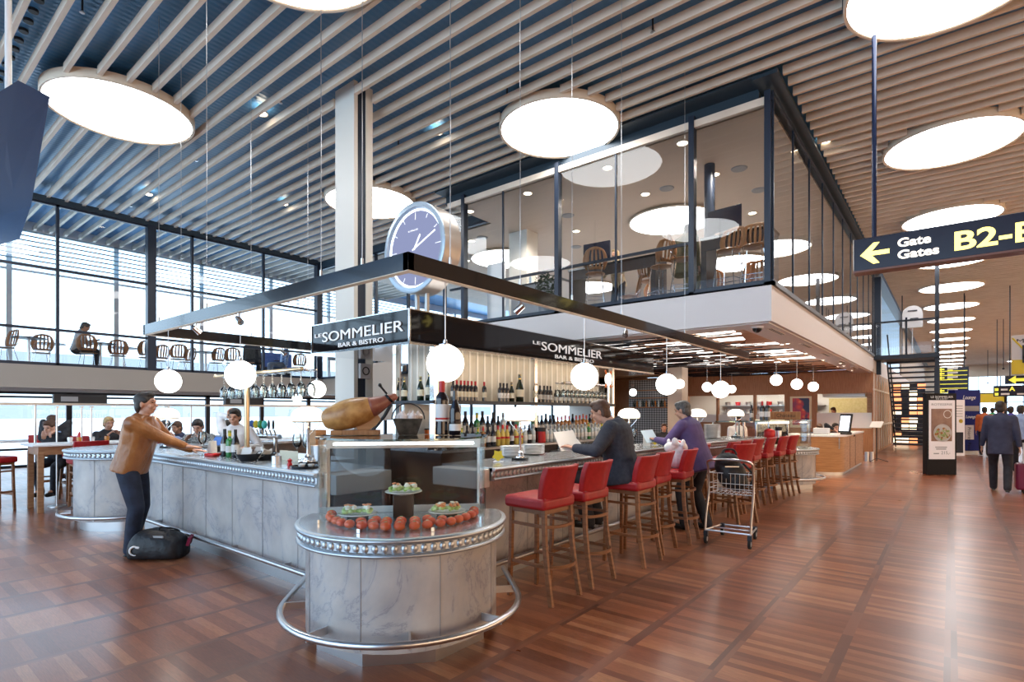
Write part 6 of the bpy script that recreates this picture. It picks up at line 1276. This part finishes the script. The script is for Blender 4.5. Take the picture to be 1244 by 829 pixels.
MB().bbox((-.18, -.02, 1.36), (.06, .01, .16)).bbox((.05, -.02, 1.38), (.24, .01, .03)).bbox((.05, -.02, 1.30), (.24, .01, .02)).bbox((0, -.02, 1.66), (.28, .01, .04)).build('print', 'sign_navy', ws)
# shop glow behind the stairs
shp = thing('lit_shop_wall', 'glowing orange shop shelves seen between the stair treads', 'shop', (0, 0, 0)); mat('shop_orange', (.7, .2, .08), .5, emis=(1, .38, .16), es=1.6); mat('shop_warm', (.9, .8, .6), .5, emis=(1, .8, .55), es=2.2)
MB().box((-2.1, 31, 0), (-.9, 31.2, 2.9)).build('dark_wall', 'sign_navy', shp)
r_ = random.Random(9)
for k in range(9):
    for j_ in range(4): MB().box((-2.08+j_*.3, 30.96, .1+k*.31), (-1.82+j_*.3+r_.random()*.05, 31, .32+k*.31)).build('lit_shelf', r_.choice(['shop_orange', 'shop_warm', 'shop_warm', 'dark_steel', 'suit']), shp)
# portrait advert board
def board(name, label, pl0, pl1, ybot, ytop, d, th=.12):
    a = at(pl0, ybot, z=0); b = at(pl1, ybot, z=0); rx = (b-a).normalized(); t = thing(name, label, 'sign', (a.x, a.y, 0), math.atan2(rx.y, rx.x)); w_ = (b-a).length; h_ = 1.55+(500-ytop)*a.length/663*.0+(500-ytop)*((a.x*FW[0]+a.y*FW[1]))/663; return t, w_, h_
ad, w_, h_ = board('advert_board', 'tall black advert board headed ROTISSERIE with a food photo', 1126, 1162, 577, 478, 13.4)
MB().box((0, 0, 0), (w_, .14, h_)).build('housing', 'sign_black', ad, bevel=.005) if mat('sign_black', (.012, .012, .015), .6, spec=.2) else None
m_ = mat('advert_paper', (.78, .75, .76), .4, emis=(.9, .88, .95), es=.12); MB().box((.045, -.008, .38), (w_-.045, 0, h_-.17)).build('sheet', 'advert_paper', ad)
text('LE SOMMELIER', 'heading', 'white', ad, (.09, -.002, h_-.115), (1, 0, 0), (0, 0, 1), .075, .002, w_-.18); text('BAR & BISTRO', 'subheading', 'white', ad, (.22, -.002, h_-.15), (1, 0, 0), (0, 0, 1), .03, .002, w_-.44)
text('ROTISSERIE', 'title', 'grey', ad, (.10, -.010, h_-.30), (1, 0, 0), (0, 0, 1), .075, .002, w_-.22)
MB().box((.10, -.012, .82), (w_-.12, -.008, h_-.38)).build('photo_table', 'photo_brown', ad, bevel=.0) if noisy('photo_brown', (.22, .12, .09), (.34, .21, .16), 4, .5) else None
MB().lathe([(.0001, 0), (.22, .0)], n=40, c=(w_*.5+.01, -.014, 1.02), R=Matrix.Rotation(PI/2, 3, 'X')).build('photo_plate', 'white', ad); mb = MB(); r_ = random.Random(2)
for k in range(60): a_ = r_.random()*6.28; q = r_.random()**.5*.17; mb.m(k % 3).lathe([(.0001, 0), (.03, 0)], n=8, c=(w_*.5+.01+q*math.cos(a_), -.016-k*.00005, 1.0+q*math.sin(a_)*.8), R=Matrix.Rotation(PI/2, 3, 'X'))
mb.build('photo_food', ['amber', 'lettuce', 'cream_paper'], ad)
MB().lathe([(.085, 0), (.1, 0)], n=30, c=(w_*.68, -.016, 1.48), R=Matrix.Rotation(PI/2, 3, 'X'), cap=False).build('photo_glass', 'white', ad)
text('STEGT AND', 'caption', 'grey', ad, (.18, -.010, .66), (1, 0, 0), (0, 0, 1), .045, .002, .3) if False else None
mb = MB().box((.2, -.011, .66), (w_-.24, -.008, .685)).box((.22, -.011, .615), (w_-.26, -.008, .64)).build('caption', 'grey', ad); text('215,-', 'price', 'grey', ad, (.34, -.010, .50), (1, 0, 0), (0, 0, 1), .11, .002, .22); MB().box((.16, -.011, .505), (.29, -.008, .53)).build('price_prefix', 'grey', ad)
a2, w_, h_ = board('menu_board', 'narrow white printed board half hidden behind the black advert board', 1161, 1172, 554, 486, 19); MB().box((-.1, 0, 0), (w_, .1, h_)).build('panel', 'advert_paper', a2); MB().box((-.05, -.01, .1), (w_-.06, 0, h_*.42)).build('dark_photo', 'suit', a2); MB().lathe([(.0001, 0), (.07, 0)], n=20, c=(w_*.55, -.012, h_*.62), R=Matrix.Rotation(PI/2, 3, 'X')).build('gold_badge', 'yellow', a2)
for k in range(5): MB().box((0, -.01, h_*.7+k*.09), (w_-.08, 0, h_*.7+k*.09+.02)).build('text_line', 'grey', a2)
mat('lounge_blue', (.012, .022, .17), .6, spec=.2)
a3, w_, h_ = board('lounge_sign', 'tall dark blue sign reading Lounge with a vertical grey Priority Pass panel', 1160, 1191, 553, 474, 19.5); MB().box((0, 0, .15), (w_, .3, h_)).build('panel', 'lounge_blue', a3); MB().box((w_*.28, .05, 0), (w_*.95, .3, .15)).build('foot', 'white', a3)
text('NORDEA', 'bank_name', 'white', a3, (w_*.42, -.003, h_-.2), (1, 0, 0), (0, 0, 1), .09, .003, w_*.35) if False else text('Lounge', 'lettering', 'white', a3, (w_*.3, -.003, h_-.33), (1, 0, 0), (0, 0, 1), .2, .003, w_*.5, shear=.3)
MB().box((w_*.38, -.008, h_-.75), (w_*.95, 0, h_-.57)).build('pale_strip', 'grey', a3); text('Lounge', 'lettering', 'white', a3, (w_*.42, -.003, h_-1.0), (1, 0, 0), (0, 0, 1), .15, .003, w_*.4, shear=.3); MB().box((w_*.4, -.008, .55), (w_*.74, 0, h_-1.25)).build('grey_panel', 'fascia', a3)
text('Priority Pass', 'vertical_lettering', 'sign_navy', a3, (w_*.5, -.01, h_-1.32), (0, 0, -1), (1, 0, 0), .16, .003, .8)
# direction signs with yellow lines
def dirsign(label, px0, px1, py0, py1, d, lines, name='direction_sign', arrow=False):
    a, b = at(px0, py1, d=d), at(px1, py0, d=d); y = a.y; x1 = at(px1, py0, y=y).x; x0 = a.x; z0, z1 = a.z, at(px0, py0, d=d).z; t = thing(name, label, 'sign', (0, 0, 0)); MB().box((x0, y, z0), (x1, y+.15, z1)).build('panel', 'sign_navy', t)
    for x in (x0+.15, x1-.15): MB().cyl((x, y+.07, z1), (x, y+.07, 6.84), .02, n=8).build('hanger_pole', 'dark_steel', t)
    return t, x0, x1, y, z0, z1
mat('yellow_print', (.75, .7, .05), .5, emis=(.9, .85, .1), es=.6)
t, x0, x1, y, z0, z1 = dirsign('dark flight direction board with yellow lines just right of the stairs', 1135, 1177, 447, 478, 24, 6); h_ = (z1-z0)/6
for k in range(6):
    MB().box((x0+.05, y-.012, z0+h_*k), (x1-.05, y, z0+h_*k+.03)).build('yellow_line', 'yellow_print', t)
    if k in (0, 3, 4, 5): MB().box((x0+.45, y-.012, z0+h_*k+.09), (x0+.45+(x1-x0)*.3, y, z0+h_*k+.16)).build('white_text', 'white', t); MB().box((x0+.45, y-.012, z0+h_*k+.03), (x0+.4+(x1-x0)*.2, y, z0+h_*k+.07)).build('yellow_text', 'yellow_print', t); MB().prism([(0, 0), (.1, .08), (.1, .03), (.2, .03), (.2, -.03), (.1, -.03), (.1, -.08)], 0, .012).build('arrow', 'yellow_print', t, loc=(x0+.15, y-.0, z0+h_*k+.1)).rotation_euler = (PI/2, 0, 0)
t, x0, x1, y, z0, z1 = dirsign('small dark sign with a yellow left arrow at the right picture edge', 1221, 1262, 457, 467, 22, 1); MB().prism([(0, 0), (.22, .17), (.22, .06), (.5, .06), (.5, -.06), (.22, -.06), (.22, -.17)], 0, .012).build('arrow', 'yellow_print', t, loc=(x0+.1, y, (z0+z1)/2)).rotation_euler = (PI/2, 0, 0); MB().box((x0+.75, y-.01, z0+.05), (x1-.05, y, z1-.05)).build('symbol', 'yellow_print', t)
t, x0, x1, y, z0, z1 = dirsign('dark direction sign for gates A with yellow print further down the corridor', 1207, 1250, 469, 482, 30, 2); text('A', 'lettering', 'yellow_print', t, (x0+.65, y-.012, z0+.3), (1, 0, 0), (0, 0, 1), .32, .003, .24, .01); MB().box((x0+.3, y-.012, z0+.32), (x0+.58, y, z0+.42)).box((x0+.3, y-.012, z0+.08), (x0+.65, y, z0+.18)).box((x0+.95, y-.012, z0+.08), (x1-.1, y, z0+.16)).build('white_text', 'white', t); MB().box((x0+.05, y-.012, z0+.05), (x0+.2, y, z0+.2)).box((x0+.05, y-.012, z0+.3), (x0+.2, y, z0+.45)).build('yellow_symbol', 'yellow_print', t)
# hanging banner, top part white, lower part yellow
a = at(1229, 477, d=21); b = at(1275, 405, d=21); zt_ = at(1229, 408, d=21).z; zb_ = at(1229, 455, d=21).z; bn = thing('hanging_banner', 'white and yellow hanging banner with a dark shape at the right picture edge', 'banner', (0, 0, 0)); xx1 = a.x+1.5
MB().box((a.x, a.y, zb_+.55), (xx1, a.y+.04, zt_)).build('white_field', 'fascia', bn); MB().box((a.x, a.y, zb_), (xx1, a.y+.04, zb_+.55)).build('yellow_field', 'yellow', bn); MB().tube([(a.x+.02, a.y-.02, zt_-.1), (a.x+.65, a.y-.02, zb_+.5)], .03, 6).build('yellow_bar', 'yellow', bn); MB().bbox((a.x+.5, a.y-.03, zb_+.85), (.4, .04, .5)).bbox((a.x+.4, a.y-.03, zb_+.55), (.2, .04, .25)).build('dark_shape', 'black', bn); MB().cyl((a.x+.4, a.y, zt_), (a.x+.4, a.y, 6.84), .015, n=6).build('hanger_wire', 'dark_steel', bn); text('M', 'lettering', 'sign_navy', bn, (a.x+.12, a.y-.01, zt_-.3), (1, 0, 0), (0, 0, 1), .22, .003, .2)
# far corridor clutter: lit shops and kiosk
fk = thing('shop_counter', 'bright shop units across the far end of the corridor', 'shop', (0, 0, 0)); MB().box((-.6, 60, 0), (11, 62, 1.3)).build('lower_unit', 'offwhite', fk); MB().box((-.6, 60, 2.3), (3.5, 62, 3.0)).build('yellow_canopy', 'yellow', fk); MB().box((-.6, 60.2, 3.0), (11, 62, 3.1)).build('roof', 'dark_steel', fk)
for x in (-.5, 3.5, 7.5, 10.9): MB().box((x-.1, 60, 1.3), (x+.1, 60.2, 3.0)).build('post', 'dark_steel', fk)
for px, py1, d in ((1172, 372, 24), (1096, 340, 24), (1219, 370, 30), (1155, 430, 40), (1200, 430, 45)):
    v = at(px, 440, d=d); tag(MB().cyl((v.x, v.y, 3.9), (v.x, v.y, 6.84), .02, n=6).sph((v.x, v.y, 3.9), .06, 8, 6).build('hanging_rod', 'dark_steel'), 'thin dark rod hanging from the corridor ceiling', 'rod', 'thin rods over the corridor')
